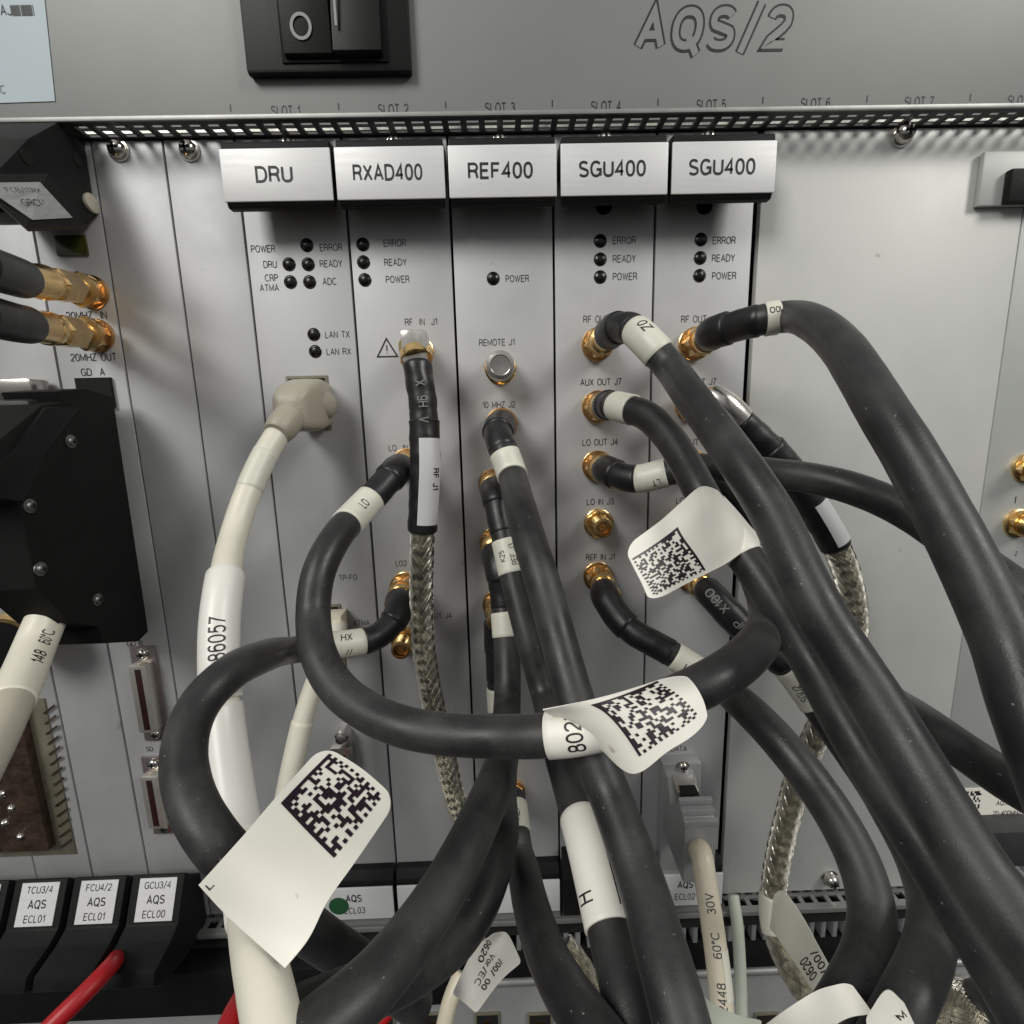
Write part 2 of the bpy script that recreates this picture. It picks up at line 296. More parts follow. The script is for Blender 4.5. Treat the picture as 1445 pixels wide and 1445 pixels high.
# ------------------------------------------------------------------ tubes
class Line:
    def __init__(self, pts, dia, step=0.9):
        P3 = []
        for p in pts:
            if len(p) == 4: P3.append(np.array(p[:3], float)); continue
            px, py, v = p
            P3.append(P(px, py, -v) if v < 0 else V(px, py, F*dia/v))
        out = []; Q = [2*P3[0]-P3[1]]+P3+[2*P3[-1]-P3[-2]]
        for i in range(1, len(Q)-2):
            p0, p1, p2, p3 = Q[i-1:i+3]
            t0 = 0; t1 = t0+np.linalg.norm(p1-p0)**.5+1e-6; t2 = t1+np.linalg.norm(p2-p1)**.5+1e-6; t3 = t2+np.linalg.norm(p3-p2)**.5+1e-6
            n = max(2, int(np.linalg.norm(p2-p1)/step))
            for t in np.linspace(t1, t2, n, endpoint=False):
                A1 = (t1-t)/(t1-t0)*p0+(t-t0)/(t1-t0)*p1; A2 = (t2-t)/(t2-t1)*p1+(t-t1)/(t2-t1)*p2; A3 = (t3-t)/(t3-t2)*p2+(t-t2)/(t3-t2)*p3
                B1 = (t2-t)/(t2-t0)*A1+(t-t0)/(t2-t0)*A2; B2 = (t3-t)/(t3-t1)*A2+(t-t1)/(t3-t1)*A3
                out.append((t2-t)/(t2-t1)*B1+(t-t1)/(t2-t1)*B2)
        out.append(P3[-1]); C = np.array(out)
        for _ in range(6):                                   # ease kinks
            C[1:-1] = C[1:-1]*0.5+(C[:-2]+C[2:])*0.25
        self.C = C; self.S = np.concatenate([[0], np.cumsum(np.linalg.norm(np.diff(C, axis=0), axis=1))]); self.r = dia/2; self.L = self.S[-1]
        T = np.gradient(C, axis=0); self.T = T/np.linalg.norm(T, axis=1)[:, None]
        n = frame(self.T[0])[1]; N = []
        for t in self.T: n = nrm(n-t*(n@t)); N.append(n)
        self.N = np.array(N)
        self.pj = np.array([proj(c) for c in C])
    def s_at(self, px, py): return self.S[np.argmin(((self.pj-np.array([px, py]))**2).sum(1))]
    def at(self, s):
        s = min(max(s, 0), self.L); g = lambda A: np.array([np.interp(s, self.S, A[:, k]) for k in range(3)])
        c = g(self.C); t = nrm(g(self.T)); n = g(self.N); n = nrm(n-t*(n@t)); return c, t, n
    def camf(self, s):
        c, t, _ = self.at(s); n = CAM-c; n = nrm(n-t*(n@t)); return c, t, n
    def tube(self, name, s0, s1, r, material, parent, seg=24, wob=0.0, lip=0.25, rf=None, label=None, step=1.0, ell=None):
        bm = bmesh.new(); n = max(2, int((s1-s0)/step)); ss = list(np.linspace(s0, s1, n+1)); rings = []
        seq = [(s0, 0.0), (s0, r-lip)]+[(s, None) for s in [s0+lip]+ss[1:-1]+[s1-lip]]+[(s1, r-lip), (s1, 0.0)]
        ph = random.random()*9
        for s, rr in seq:
            c, t, nn = self.at(s); b = np.cross(t, nn)
            if rr is None: rr = (rf(s) if rf else r)*(1+wob*(math.sin(s*1.3+ph)+0.6*math.sin(s*2.9+ph*2))*0.5)
            if rr <= 1e-6: rings.append([bm.verts.new(Vector(c))]); continue
            ring = []
            for k in range(seg):
                a = 2*math.pi*k/seg; q = rr*(1+wob*0.6*math.sin(3*a+s*0.8+ph))
                ring.append(bm.verts.new(Vector(c+q*(nn*math.cos(a)+b*math.sin(a)))))
            rings.append(ring)
        for i in range(len(rings)-1):
            A, B = rings[i], rings[i+1]
            for k in range(seg):
                k2 = (k+1) % seg
                if len(A) == 1: bm.faces.new((A[0], B[k2], B[k]))
                elif len(B) == 1: bm.faces.new((A[k], A[k2], B[0]))
                else: bm.faces.new((A[k], A[k2], B[k2], B[k]))
        return build(name, bm, material, parent, sharp=0.9, label=label)
    def text(self, s, smid, cap, material, parent, r, dirn=-1, ang=0.0, sx=0.8, off=0.05, **k):
        def fn(x, y, z):
            sp = smid+dirn*x*cap*sx; c, t, n = self.camf(sp); yv = nrm(np.cross(n, t*dirn)); a = ang+y*cap/r
            return c+(r+off)*(n*math.cos(a)+yv*math.sin(a))
        return map_text('lettering', s, fn, material, parent, fine=0.22, **k)
    def braid(self, name, s0, s1, r, material, parent, flat=1.0, carriers=10, pitch=34.0, wires=5):
        bm = bmesh.new()
        for sgn in (-1, 1):
            for c0 in range(carriers):
                base = 2*math.pi*c0/carriers; wd = 2*math.pi/carriers*0.92
                for wn in range(wires):
                    prev = None; o0 = (wn-(wires-1)/2)/wires*wd; s = s0
                    jit = random.uniform(-0.07, 0.07)
                    while s <= s1:
                        cc, t, n = self.at(s); b = np.cross(t, n)
                        a = base+sgn*2*math.pi*(s-s0)/pitch
                        wv = math.sin(a*carriers/1.0*0.5+(0 if sgn > 0 else math.pi))
                        rr = r*(1+0.055*wv+jit*0.5*math.sin(s*0.4+wn))
                        ring = []
                        for da, dr in ((-0.5, -0.12), (0, 0.26), (0.5, -0.12)):
                            aa = a+o0+da*wd/wires; q = rr+dr
                            ring.append(bm.verts.new(Vector(cc+q*(n*math.cos(aa)+b*math.sin(aa)*flat))))
                        if prev:
                            for k in range(2): bm.faces.new((prev[k], prev[k+1], ring[k+1], ring[k]))
                        prev = ring; s += 1.1
        o = build(name, bm, material, parent, sharp=2.0, kind='stuff')
        return o
class Sheet:                                           # paper sheet through a grid of (px,py,z)
    def __init__(self, grid):
        G = np.array([[V(*p) for p in row] for row in grid]); self.G = G; self.nv, self.nu = G.shape[:2]
        us = np.linspace(0, 1, 61); self.us = us
        self.D = np.array([[self.pt(u, v) for u in us] for v in us]); self.J = np.array([[proj(p) for p in r] for r in self.D])
    def cr(self, A, t):
        n = len(A)-1; x = min(max(t, 0), 1)*n; i = min(int(x), n-1); f = x-i
        p1, p2 = A[i], A[i+1]; p0 = A[i-1] if i > 0 else 2*p1-p2; p3 = A[i+2] if i+2 <= n else 2*p2-p1
        return 0.5*(2*p1+(p2-p0)*f+(2*p0-5*p1+4*p2-p3)*f*f+(3*p1-3*p2+p3-p0)*f**3)
    def pt(self, u, v, off=0.0):
        c = self.cr(np.array([self.cr(r, u) for r in self.G]), v)
        if off:
            e = 0.01; u1, v1 = min(u+e, 1), min(v+e, 1)
            n = nrm(np.cross(self.pt(u1, v)-self.pt(u1-e, v), self.pt(u, v1)-self.pt(u, v1-e)))
            if n@(CAM-c) < 0: n = -n
            c = c+n*off
        return c
    def uv(self, px, py):
        d = ((self.J-np.array([px, py]))**2).sum(2); i, j = np.unravel_index(np.argmin(d), d.shape); return np.array([self.us[j], self.us[i]])
    def sheet(self, name, material, parent, corner=0.08, thick=0.16, n=36, asp=1.0, corners=(1, 1, 1, 1), label=None):
        ru, rv = corner, corner*asp; bm = bmesh.new(); vs = []
        for i in range(n+1):
            row = []
            for j in range(n+1):
                u, v = j/n, i/n
                cu = u if u < .5 else 1-u; cv = v if v < .5 else 1-v
                ci = (0 if v < .5 else 2)+(0 if u < .5 else 1)
                if corners[ci] and cu < ru and cv < rv:
                    x, y = 1-cu/ru, 1-cv/rv; m = max(x, y); L = math.hypot(x, y)
                    if L > 0: x, y = x*m/L, y*m/L
                    cu, cv = (1-x)*ru, (1-y)*rv
                u = cu if u < .5 else 1-cu; v = cv if v < .5 else 1-cv
                row.append((u, v))
            vs.append(row)
        top = [[bm.verts.new(Vector(self.pt(*q))) for q in row] for row in vs]
        bot = [[bm.verts.new(Vector(self.pt(q[0], q[1], -thick))) for q in row] for row in vs]
        for i in range(n):
            for j in range(n):
                bm.faces.new((top[i][j], top[i][j+1], top[i+1][j+1], top[i+1][j])); bm.faces.new((bot[i][j], bot[i+1][j], bot[i+1][j+1], bot[i][j+1]))
        for i in range(n):
            for (a, b, c, d) in ((top[0][i], bot[0][i], bot[0][i+1], top[0][i+1]), (top[n][i], top[n][i+1], bot[n][i+1], bot[n][i]), (top[i][0], top[i+1][0], bot[i+1][0], bot[i][0]), (top[i][n], bot[i][n], bot[i+1][n], top[i+1][n])):
                bm.faces.new((a, b, c, d))
        bmesh.ops.recalc_face_normals(bm, faces=bm.faces[:])
        return build(name, bm, material, parent, sharp=1.2, label=label)
    def quad(self, corners):
        q = [self.uv(*c) for c in corners]
        return lambda a, b: (q[0]*(1-a)+q[1]*a)*(1-b)+(q[3]*(1-a)+q[2]*a)*b
    def code(self, corners, parent, n=24, off=0.10):    # corners: solid-side order TL,TR,BR,BL
        f = self.quad(corners); bm = bmesh.new(); rnd = random.Random(n*7+int(corners[0][0]))
        g = [[rnd.random() < 0.46 for _ in range(n)] for _ in range(n)]
        for k in range(n): g[0][k] = True; g[k][0] = True; g[n-1][k] = k % 2 == 0; g[k][n-1] = k % 2 == 0
        for i in range(n):
            for j in range(n):
                if not g[i][j]: continue
                p = [Vector(self.pt(*f((j+a)/n, (i+b)/n), off)) for a, b in ((0, 0), (1, 0), (1, 1), (0, 1))]
                bm.faces.new([bm.verts.new(x) for x in p])
        return build('printed_mark', bm, 'code_ink', parent, smooth=False)
    def text(self, s, corners, parent, material='ink', off=0.10, weight=0.0):
        f = self.quad(corners); vs, _ = text_mesh(s, fine=0.25, weight=weight); xs = [v[0] for v in vs]; ys = [v[1] for v in vs]
        x0, x1, y0, y1 = min(xs), max(xs), min(ys), max(ys)
        return map_text('lettering', s, lambda x, y, z: self.pt(*f((x-x0)/(x1-x0), (y1-y)/(y1-y0)), off), material, parent, fine=0.25, weight=weight)
# ================================================================== STRUCTURE
S1 = 30.48
def struct(o): o['kind'] = 'structure'; return o
struct(box('rack_interior', -190, 330, -60, -30, -420, 110, 'gap'))
OUT = -1
# upper housing of the rack with the switch, the print and the perforated rail
hs = root('equipment_housing', (60, 0, 3), 'grey upper housing printed with large outlined letters above the row of modules', 'equipment housing')
box('front_plate', -170, 310, -3, 0, 3.1, 100, 'housing', hs, bev=0.3)
c0 = P(1003, 40, 0.08)
for lk, (lw_, lm_) in enumerate(((0.29, 'ink'), (0.175, 'housing'))):      # black letters, grey cores
    map_text('lettering' if lk == 0 else 'letter_core', 'AQS/2', lambda x, y, z: c0+np.array([x*11.4*0.86, -0.02-z*1.2-lk*0.05, y*11.4]), lm_, hs, shear=0.18, stroke=lw_, skel=0.26)
for i in range(0, 9):
    cx = S1*(i+0.5)
    ptext('SLOT %d' % (i+1), 0, 0, 2.7, hs, pos=(cx+0.2, -0.06, 7.0), sx=0.72, material='ink')
    box('tick_mark', S1*i-0.15, S1*i+0.15, 0.02, 0.07, 7.0, 8.8, 'ink', hs)
st = PZ(0, 0, 0)
a_, b_, c_, d_ = P(-40, -30, 0.1), P(60, -30, 0.1), P(78, 143, 0.1), P(-40, 147, 0.1)
build('blue_sticker', slab_bm([a_, b_, c_, d_], 0.12, (0, -1, 0)), 'blue_paper', hs, label='pale blue sticker at the left end of the housing')
q = P(8, 14, 0.3); map_text('lettering', 'AJ', lambda x, y, z: q+np.array([x*2.6*.8, 0, y*2.6]), 'grey_ink', hs)
qa, qb = P(15, 7, 0.3), P(49, 22, 0.3)
bm = bmesh.new()
for k in range(26):
    x = qa[0]+(qb[0]-qa[0])*k/26
    if random.random() < .85: box_bm(x, x+random.uniform(.1, .25), qa[1]-.02, qa[1], qb[2], qa[2], bm=bm)
build('printed_mark', bm, 'ink', hs, kind='stuff')
for (t_, x_, y_) in (('SC', 0, 126),): ptext(t_, x_, y_, 2.2, hs, d=0.3, material='pale_ink')
# power switch
A, B = P(350, 121, 0), P(594, 112, 0)
sw = root('rocker_switch', (0.5*(A[0]+B[0]), 0, A[2]), 'large black rocker switch with a white ring mark at the top edge', 'switch')
sx0, sx1, sz0 = A[0]+1.2, B[0]-2.2, B[2]+0.3
build('bezel', box_bm(sx0, sx1, -3.2, 0, sz0, sz0+60, 0.9), 'switch_black', sw)
rx0, rx1 = P(403, 80, 4)[0], P(541, 80, 4)[0]
rz0 = P(470, 84, 3.4)[2]
build('rocker_well', box_bm(rx0-1.2, rx1+1.2, -3.7, -3.1, rz0-0.8, rz0+52, 0.2), 'black_matte', sw)
build('rocker', prism_bm([(3.5, rz0), (5.2, rz0+0.5), (6.6, rz0+16), (8.5, rz0+40), (3.5, rz0+40)], rx0, (rx0+rx1)/2-0.2, 0.3), 'switch_black', sw)
build('rocker', prism_bm([(3.5, rz0), (6.2, rz0+0.5), (5.2, rz0+16), (4.5, rz0+40), (3.5, rz0+40)], (rx0+rx1)/2+0.2, rx1, 0.3), 'switch_black', sw)
cc = P(425, 38, 7.0); cc = P(425, 38, 6.6+1.9*(cc[2]-rz0-16)/24 if cc[2] > rz0+16 else 5.2+1.4*(cc[2]-rz0)/16)
bm = bmesh.new(); n_ = 32
ri, ro = [], []
for k in range(n_):
    a = 2*math.pi*k/n_; ri.append(bm.verts.new((cc[0]+2.1*math.cos(a), cc[1]-0.38-0.085*2.3*math.sin(a), cc[2]+2.3*math.sin(a)))); ro.append(bm.verts.new((cc[0]+2.9*math.cos(a), cc[1]-0.38-0.085*3.1*math.sin(a), cc[2]+3.1*math.sin(a))))
for k in range(n_): bm.faces.new((ri[k], ri[(k+1) % n_], ro[(k+1) % n_], ro[k]))
build('ring_mark', bm, 'grey_print', sw)
cc = P(473, 16, 6.6); box('line_mark', cc[0]-.3, cc[0]+.3, 6.6, 6.9, cc[2]-3.4, cc[2]+6, 'grey_print', sw)
# perforated rails (one object each: rail plate bars and lip)
def rail(base_z, sgn, depth, label, x0=-170, x1=310):
    rr = root('perforated_rail', (70, 0, base_z), label, 'rail')
    z0, z1 = (base_z, base_z+0.7) if sgn > 0 else (base_z-0.7, base_z)
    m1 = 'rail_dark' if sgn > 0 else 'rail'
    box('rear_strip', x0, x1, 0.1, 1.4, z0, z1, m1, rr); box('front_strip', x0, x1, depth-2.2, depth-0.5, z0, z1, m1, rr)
    lz = (z0, z0+1.15) if sgn > 0 else (z1-1.9, z1+0.1)
    box('lip', x0, x1, depth-0.5, depth+0.3, lz[0], lz[1], 'rail', rr, bev=0.2)
    k = 0; me = None; x = math.ceil(x0/5.08)*5.08
    while x < x1:
        if me is None:
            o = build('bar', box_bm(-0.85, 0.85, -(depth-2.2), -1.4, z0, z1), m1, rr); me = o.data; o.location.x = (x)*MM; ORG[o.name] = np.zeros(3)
        else:
            o = bpy.data.objects.new('bar', me); COL.objects.link(o); o.parent = rr; o.location.x = x*MM
        x += 5.08
    if sgn > 0: box('hole_backing', x0, x1, 0.1, 1.6, z1+0.05, z1+0.7, 'strip', rr); box('painted_hole_shade', x0, x1, 0.02, 0.5, z1+1.0, z1+2.1, 'gap', rr)  # pale threaded strip; the black strip above it paints shade in the holes
    else: box('hole_backing', x0, x1, 0.4, 6.2, z0-6, z0-4, 'gap', rr)  # black backing: shade below the foot rail put into its colour
    return rr
rail(0.3, 1, 9.0, 'shade-darkened perforated rail running along the top of the modules under the grey housing')
rail(-263.0, -1, 6.6, 'pale perforated rail running along the foot of the modules')
# ================================================================== MODULES
def screw(px, py, parent, name='screw', r=2.1, d=0.0, pos=None, axis=(0, -1, 0), h=2.2, mat_='nickel'):
    b = P(px, py, d) if pos is None else np.asarray(pos, float)
    s = build(name, lathe_bm(b, axis, [(r*1.25, 0), (r*1.25, .35), (r, .45), (r, h*.45), (r*.8, h*.8), (r*.35, h)], 20), mat_, parent, sharp=0.8)
    a, x, y = frame(axis)
    bm = bmesh.new()
    for u_, v_ in ((x, y), (y, x)):
        pts = [b+a*(h+0.02)+u_*r*.55*i+v_*r*.12*j for i, j in ((-1, -1), (1, -1), (1, 1), (-1, 1))]
        join(bm, slab_bm(pts, r*.12, a))
    build('cross_recess', bm, 'gap', s); return s
def panel(parent, x0, x1, material='panel', z0=-261.9, z1=0, d=0.0):
    return box('front_panel', x0, x1, d-2.5, d, z0, z1, material, parent, bev=0.2)
def led(px, py, parent):
    b = P(px, py, 0); o = build('led', lathe_bm(b, (0, -1, 0), [(1.95, 0.0), (1.95, .12), (1.8, .22), (1.65, .08), (1.5, .1), (1.2, .34), (.7, .5), (.2, .55)], 20), 'led', parent); return o
def jack(px, py, parent, inner=True, mat_='gold', cap=False):
    b = P(px, py, 0)
    j = build('coax_jack', lathe_bm(b, (0, -1, 0), [(4.9, 0), (4.9, .8), (4.6, 1.0), (4.55, 1.1), (4.55, 2.7), (4.2, 3.1), (3.1, 3.1), (3.1, 4.0)], 24, hexes=(3, 4), rot=random.random()), mat_, parent, sharp=0.5)
    if inner:
        prof = [(3.1, 3.0)]
        for k in range(6): prof += [(3.3, 3.4+k*.8), (2.85, 3.8+k*.8)]
        prof += [(3.1, 8.6), (2.3, 8.7), (2.2, 6.5)]
        build('threaded_barrel', lathe_bm(b, (0, -1, 0), prof, 24), mat_, j, sharp=0.5)
        build('centre_pin', lathe_bm(b, (0, -1, 0), [(1.9, 6.6), (1.9, 7.6), (.7, 7.7), (.6, 7.6), (.4, 7.2)], 16), 'gold_dark', j)
    if cap:
        build('dust_cap', lathe_bm(b, (0, -1, 0), [(4.0, 2.9), (4.3, 3.2), (4.3, 9.5), (4.0, 10.2), (3.0, 10.4), (2.8, 9.9), (1.0, 9.8)], 24), 'nickel', j, sharp=0.7)
    return j
GRP = 'plug-in modules with silver name plates'
def module(i, name, label, x1_in=0.0):
    x0, x1 = S1*i+0.36, S1*(i+1)-0.36-x1_in
    m = root('plug_in_module', ((x0+x1)/2, 0, -262), label, 'module', GRP)
    panel(m, x0, x1)
    # pull grip with the name plate
    h = build('pull_grip', prism_bm([(0.3, -4.5), (8.5, -5.6), (10.6, -5.8), (11.2, -6.6), (11.2, -21.4), (10.6, -22.3), (8.2, -22.3), (7.4, -20), (7.0, -12.5), (0.3, -12.5)], x0+0.9, x1-0.2, 0.25), 'black_plastic', m)
    p = build('name_plate', box_bm(x0+0.5, x1+0.15, -11.8, -11.0, -21.0, -8.0, 0.35), 'plate', h)
    ptext(name, 0, 0, 4.1, p, pos=((x0+x1)/2-0.3, -11.86, -14.4), sx=1.05*{'DRU': 1.05, 'RXAD400': .86}.get(name, 1.0)*0.88, stroke=0.155, material='ink')
    s = screw(0, 0, m, pos=((x0+x1)/2, 0, -2.2), r=2.0, h=2.4)
    return m, x0, x1
mods = [module(0, 'DRU', 'first named module, plate reading DRU, with a beige network plug'),
        module(1, 'RXAD400', 'second module, its name plate reading RXAD400, with a warning triangle'),
        module(2, 'REF400', 'middle module with name plate REF400 and a single power lamp'),
        module(3, 'SGU400', 'fourth module, plate SGU400, with the only empty open gold socket'),
        module(4, 'SGU400', 'fifth module with plate SGU400, beside the wide plain bright panel', 0.7)]
m1, m2, m3, m4, m5 = [m[0] for m in mods]
for (px, py) in ((433, 346), (408, 373), (435, 373), (410, 398), (437, 398), (443, 472), (445, 496)): led(px, py, m1)
for s_, px, py in (('POWER', 371, 351), ('ERROR', 467, 349), ('DRU', 381, 373), ('READY', 467, 372), ('CRP', 383, 392), ('ATMA', 380, 406), ('ADC', 465, 397), ('LAN TX', 476, 472), ('LAN RX', 478, 496), ('TP-FO', 491, 815), ('ATMA', 510, 879)): ptext(s_, px, py, 2.05, m1)
for (px, py) in ((512, 345), (513, 370), (515, 395)): led(px, py, m2)
for s_, px, py in (('ERROR', 557, 343), ('READY', 558, 370), ('POWER', 561, 394), ('RF  IN  J1', 594, 454), ('LO  IN', 562, 632), ('LO2', 566, 795), ('OUT J4', 622, 869)): ptext(s_, px, py, 2.05, m2)
led(696, 393, m3)
for s_, px, py in (('POWER', 730, 393), ('REMOTE J1', 701, 483), ('10 MHZ J2', 704, 571)): ptext(s_, px, py, 2.05, m3)
for (px, py) in ((847, 340), (847, 366), (847, 391)): led(px, py, m4)
for s_, px, py in (('ERROR', 881, 339), ('READY', 881, 365), ('POWER', 882, 390), ('RF OUT J2', 849, 450), ('AUX OUT J7', 848, 539), ('LO OUT J4', 847, 624), ('LO IN J3', 847, 708), ('REF IN J1', 847, 786)): ptext(s_, px, py, 2.15, m4, material='ink' if py > 500 else 'grey_ink')
for (px, py) in ((989, 338), (988, 364), (987, 389)): led(px, py, m5)
for s_, px, py in (('ERROR', 1022, 339), ('READY', 1021, 364), ('POWER', 1022, 389), ('RF OUT J2', 987, 450), ('AUX OUT J7', 982, 539), ('LO OUT J4', 976, 624), ('LO IN J3', 973, 706), ('USB DATA', 948, 1057)): ptext(s_, px, py, 2.15, m5)
for mm, px, py in ((m4, 852, 291), (m5, 994, 291)):
    b = P(px, py, 0); build('guide_hole', lathe_bm(b, (0, -1, 0), [(2.4, 0), (2.4, .15), (.8, .3)], 18), 'led', mm)
# warning triangle
b = P(546, 491, 0.06); bm = bmesh.new()
tri = [np.array([math.sin(a), 0, math.cos(a)]) for a in (0, 2.094, 4.189)]
vo = [bm.verts.new(Vector(b+t*4.0+np.array([0, 0, -.8]))) for t in tri]; vi = [bm.verts.new(Vector(b+t*3.1+np.array([0, 0, -.8]))) for t in tri]
for k in range(3): bm.faces.new((vo[k], vo[(k+1) % 3], vi[(k+1) % 3], vi[k]))
build('warning_triangle', bm, 'ink', m2, smooth=False); ptext('!', 546, 493, 2.9, m2, material='ink', sx=0.9)
# jacks
for (px, py) in ((590, 497), (577, 654), (573, 826), (572, 902)): jack(px, py, m2)
jack(706, 520, m3, cap=True)
for (px, py) in ((708, 598), (697, 682), (698, 764), (702, 850), (722, 1115)): jack(px, py, m3)
for (px, py) in ((842, 487), (842, 574), (842, 657), (844, 738), (843, 812)): jack(px, py, m4)
for (px, py) in ((978, 486), (973, 572), (972, 655), (970, 736), (972, 812)): jack(px, py, m5)
# foot plates
for i, mm, txt in ((0, m1, ('AQS', 'ECL03')), (1, m2, None), (2, m3, None), (4, m5, ('AQS', 'ECL02'))):
    x0, x1 = mods[i][1], mods[i][2]
    g = build('foot_grip', prism_bm([(0.2, -242), (2.5, -242.6), (4.4, -245.5), (5.0, -261.2), (0.2, -261.2)], x0+0.3, x1-0.1, 0.2), 'black_plastic', mm)
    p = build('foot_plate', box_bm(x0+0.6, x1-0.2, -5.9, -5.0, -260.2, -247.0, 0.3), 'plate', g)
    if txt:
        ptext(txt[0], 0, 0, 3.1, p, pos=((x0+x1)/2+0.4, -5.96, -251.0), sx=0.72, material='ink', weight=0.012)
        ptext(txt[1], 0, 0, 2.8, p, pos=((x0+x1)/2+0.4, -5.96, -256.2), sx=0.72, material='grey_ink')
    if i == 0:
        build('green_sticker', lathe_bm(((x0+x1)/2-5.2, -5.9, -254.0), (0, -1, 0), [(3.6, 0), (3.6, .15), (3.4, .17)], 28), 'green_dot', p)
    box('foot_edge', x0+0.5, x1-0.2, 4.6, 6.4, -262.2, -261.3, 'rail', mm)
x0, x1 = mods[3][1:3]
build('foot_grip', prism_bm([(0.2, -238), (3, -239), (6, -247), (6.4, -262), (0.2, -262)], x0+0.3, x1-0.1, 0.3), 'black_plastic', m4)
# RJ45 openings on the first module
for (xa, ya, xb, yb) in ((404, 531, 469, 606), (456, 853, 494, 1000)):
    a, b = P(xa, ya, 0), P(xb, yb, 0); f = box('socket_frame', a[0], b[0], 0.02, 0.5, b[2], a[2], 'olive_grey', m1, bev=0.15)
    box('socket_opening', a[0]+.8, b[0]-.8, 0.4, 0.56, b[2]+.8, a[2]-.8, 'gap', f)
# small connector at (487,1045) of module 1
a = P(486, 1052, 0)
k = box('socket_shell', a[0]-3.6, a[0]+3.6, 0.1, 4.5, a[2]-14, a[2]+2, 'nickel', m1, bev=0.4)
build('jack_screw', lathe_bm(P(487, 1030, 0), (0, -1, 0), [(2.6, 0), (2.6, 4), (1.6, 4.4), (1.6, 6), (.8, 6.2)], 16, hexes=(0, 1)), 'nickel', k)
for r_ in range(8): build('contact_hole', lathe_bm((a[0]+1.2, -4.5, a[2]-1-r_*1.6), (0, -1, 0), [(.5, 0), (.5, .08), (.3, .1)], 8), 'gap', k)
# wide blank panel
xr = P(1400, 600, 0)[0]
bp = root('blank_panel', ((153.4+xr)/2, 0, -262), 'wide plain bright metal panel to the right of the five modules', 'panel')
panel(bp, 153.4, xr-0.3, 'blank_panel', d=0.3)
screw(1272, 192, bp, r=2.6, h=3.6, d=0.3); screw(1170, 1238, bp, r=2.6, h=3.6, d=0.3)
# module at the right edge of the frame
rm = root('plug_in_module', (xr+15, 0, -262), 'module cut off by the right edge, with two gold sockets', 'module')
panel(rm, xr+0.3, xr+35, 'far_panel')
ga, gb = P(1389, 214, 2), P(1434, 290, 2)
build('pull_grip', box_bm(ga[0], xr+32, -2.2, -0.5, gb[2], ga[2], 0.5), 'far_panel', rm)
build('grip_neck', box_bm(ga[0]+9, xr+30, -0.6, 0, gb[2]+5, ga[2]-4, 0.5), 'dark_plastic', rm)
build('latch', box_bm(P(1425, 250, 4)[0], xr+30, -4.6, -2.1, P(1430, 286, 4)[2], P(1430, 238, 4)[2], 0.6), 'black_plastic', rm)
for (px, py) in ((1447, 660), (1435, 738)): jack(px, py, rm)
ptext('I  T', 1443, 705, 2.7, rm, material='ink', sx=.9); ptext('2', 1434, 781, 1.6, rm, material='ink')
a, b = P(1352, 1113, .1), P(1470, 1156, .1)
lb = box('paper_label', a[0], b[0], .05, .3, b[2], a[2], 'paper', rm, label='small printed label low on the right-hand module')
bm = bmesh.new(); a, b = P(1357, 1117, .3), P(1380, 1150, .3); rnd = random.Random(3)
for i in range(11):
    for j in range(11):
        if rnd.random() < .5:
            u0, u1 = a[0]+(b[0]-a[0])*i/11, a[0]+(b[0]-a[0])*(i+1)/11; v0, v1 = b[2]+(a[2]-b[2])*j/11, b[2]+(a[2]-b[2])*(j+1)/11
            bm.faces.new([bm.verts.new((u, -.36, v)) for u, v in ((u0, v0), (u1, v0), (u1, v1), (u0, v1))])
build('printed_mark', bm, 'code_ink', lb, smooth=False)
ptext('AQS 2A', 1420, 1133, 2.0, lb, d=.36, material='ink'); ptext('20-400MHZ', 1421, 1147, 2.0, lb, d=.36, material='ink')
build('foot_grip', box_bm(P(1372, 1190, 5)[0], xr+33, -9, 0, P(1400, 1212, 5)[2], P(1400, 1163, 5)[2], 1.2), 'dark_plastic', rm)
# ---- left-hand modules
def blank(xa, xb, label, spx, spy):
    m = root('filler_panel', ((xa+xb)/2, 0, -262), label, 'panel', 'narrow plain filler panels'); panel(m, xa+.3, xb-.3, 'panel'); screw(spx, spy, m, r=2.4, h=2.7); return m
blank(-40.64, -20.32, 'narrow plain filler panel, second to the left of the DRU module', 168, 213)
blank(-20.32, 0, 'narrow plain filler panel directly beside the DRU module', 268, 213)
HP = 20.32
gm = root('plug_in_module', (-50.8, 0, -262), 'dark left module with two gold plugs and two tiny upright sockets', 'module', 'narrow modules with black levers')
panel(gm, -60.6, -40.97)
gl = root('plug_in_module', (-71.1, 0, -262), 'narrow module behind the thick white cable, whose lever reads FCU4/2', 'module', 'narrow modules with black levers')
panel(gl, -80.92, -61.32)
gt = root('plug_in_module', (-91.4, 0, -262), 'narrow module with an open brown board slot, whose lever reads TCU3/4', 'module', 'narrow modules with black levers')
panel(gt, -101.3, -81.64)
gz = root('plug_in_module', (-111.8, 0, -262), 'dark module at the far left edge of the picture', 'module', 'narrow modules with black levers')
panel(gz, -121.7, -101.8)
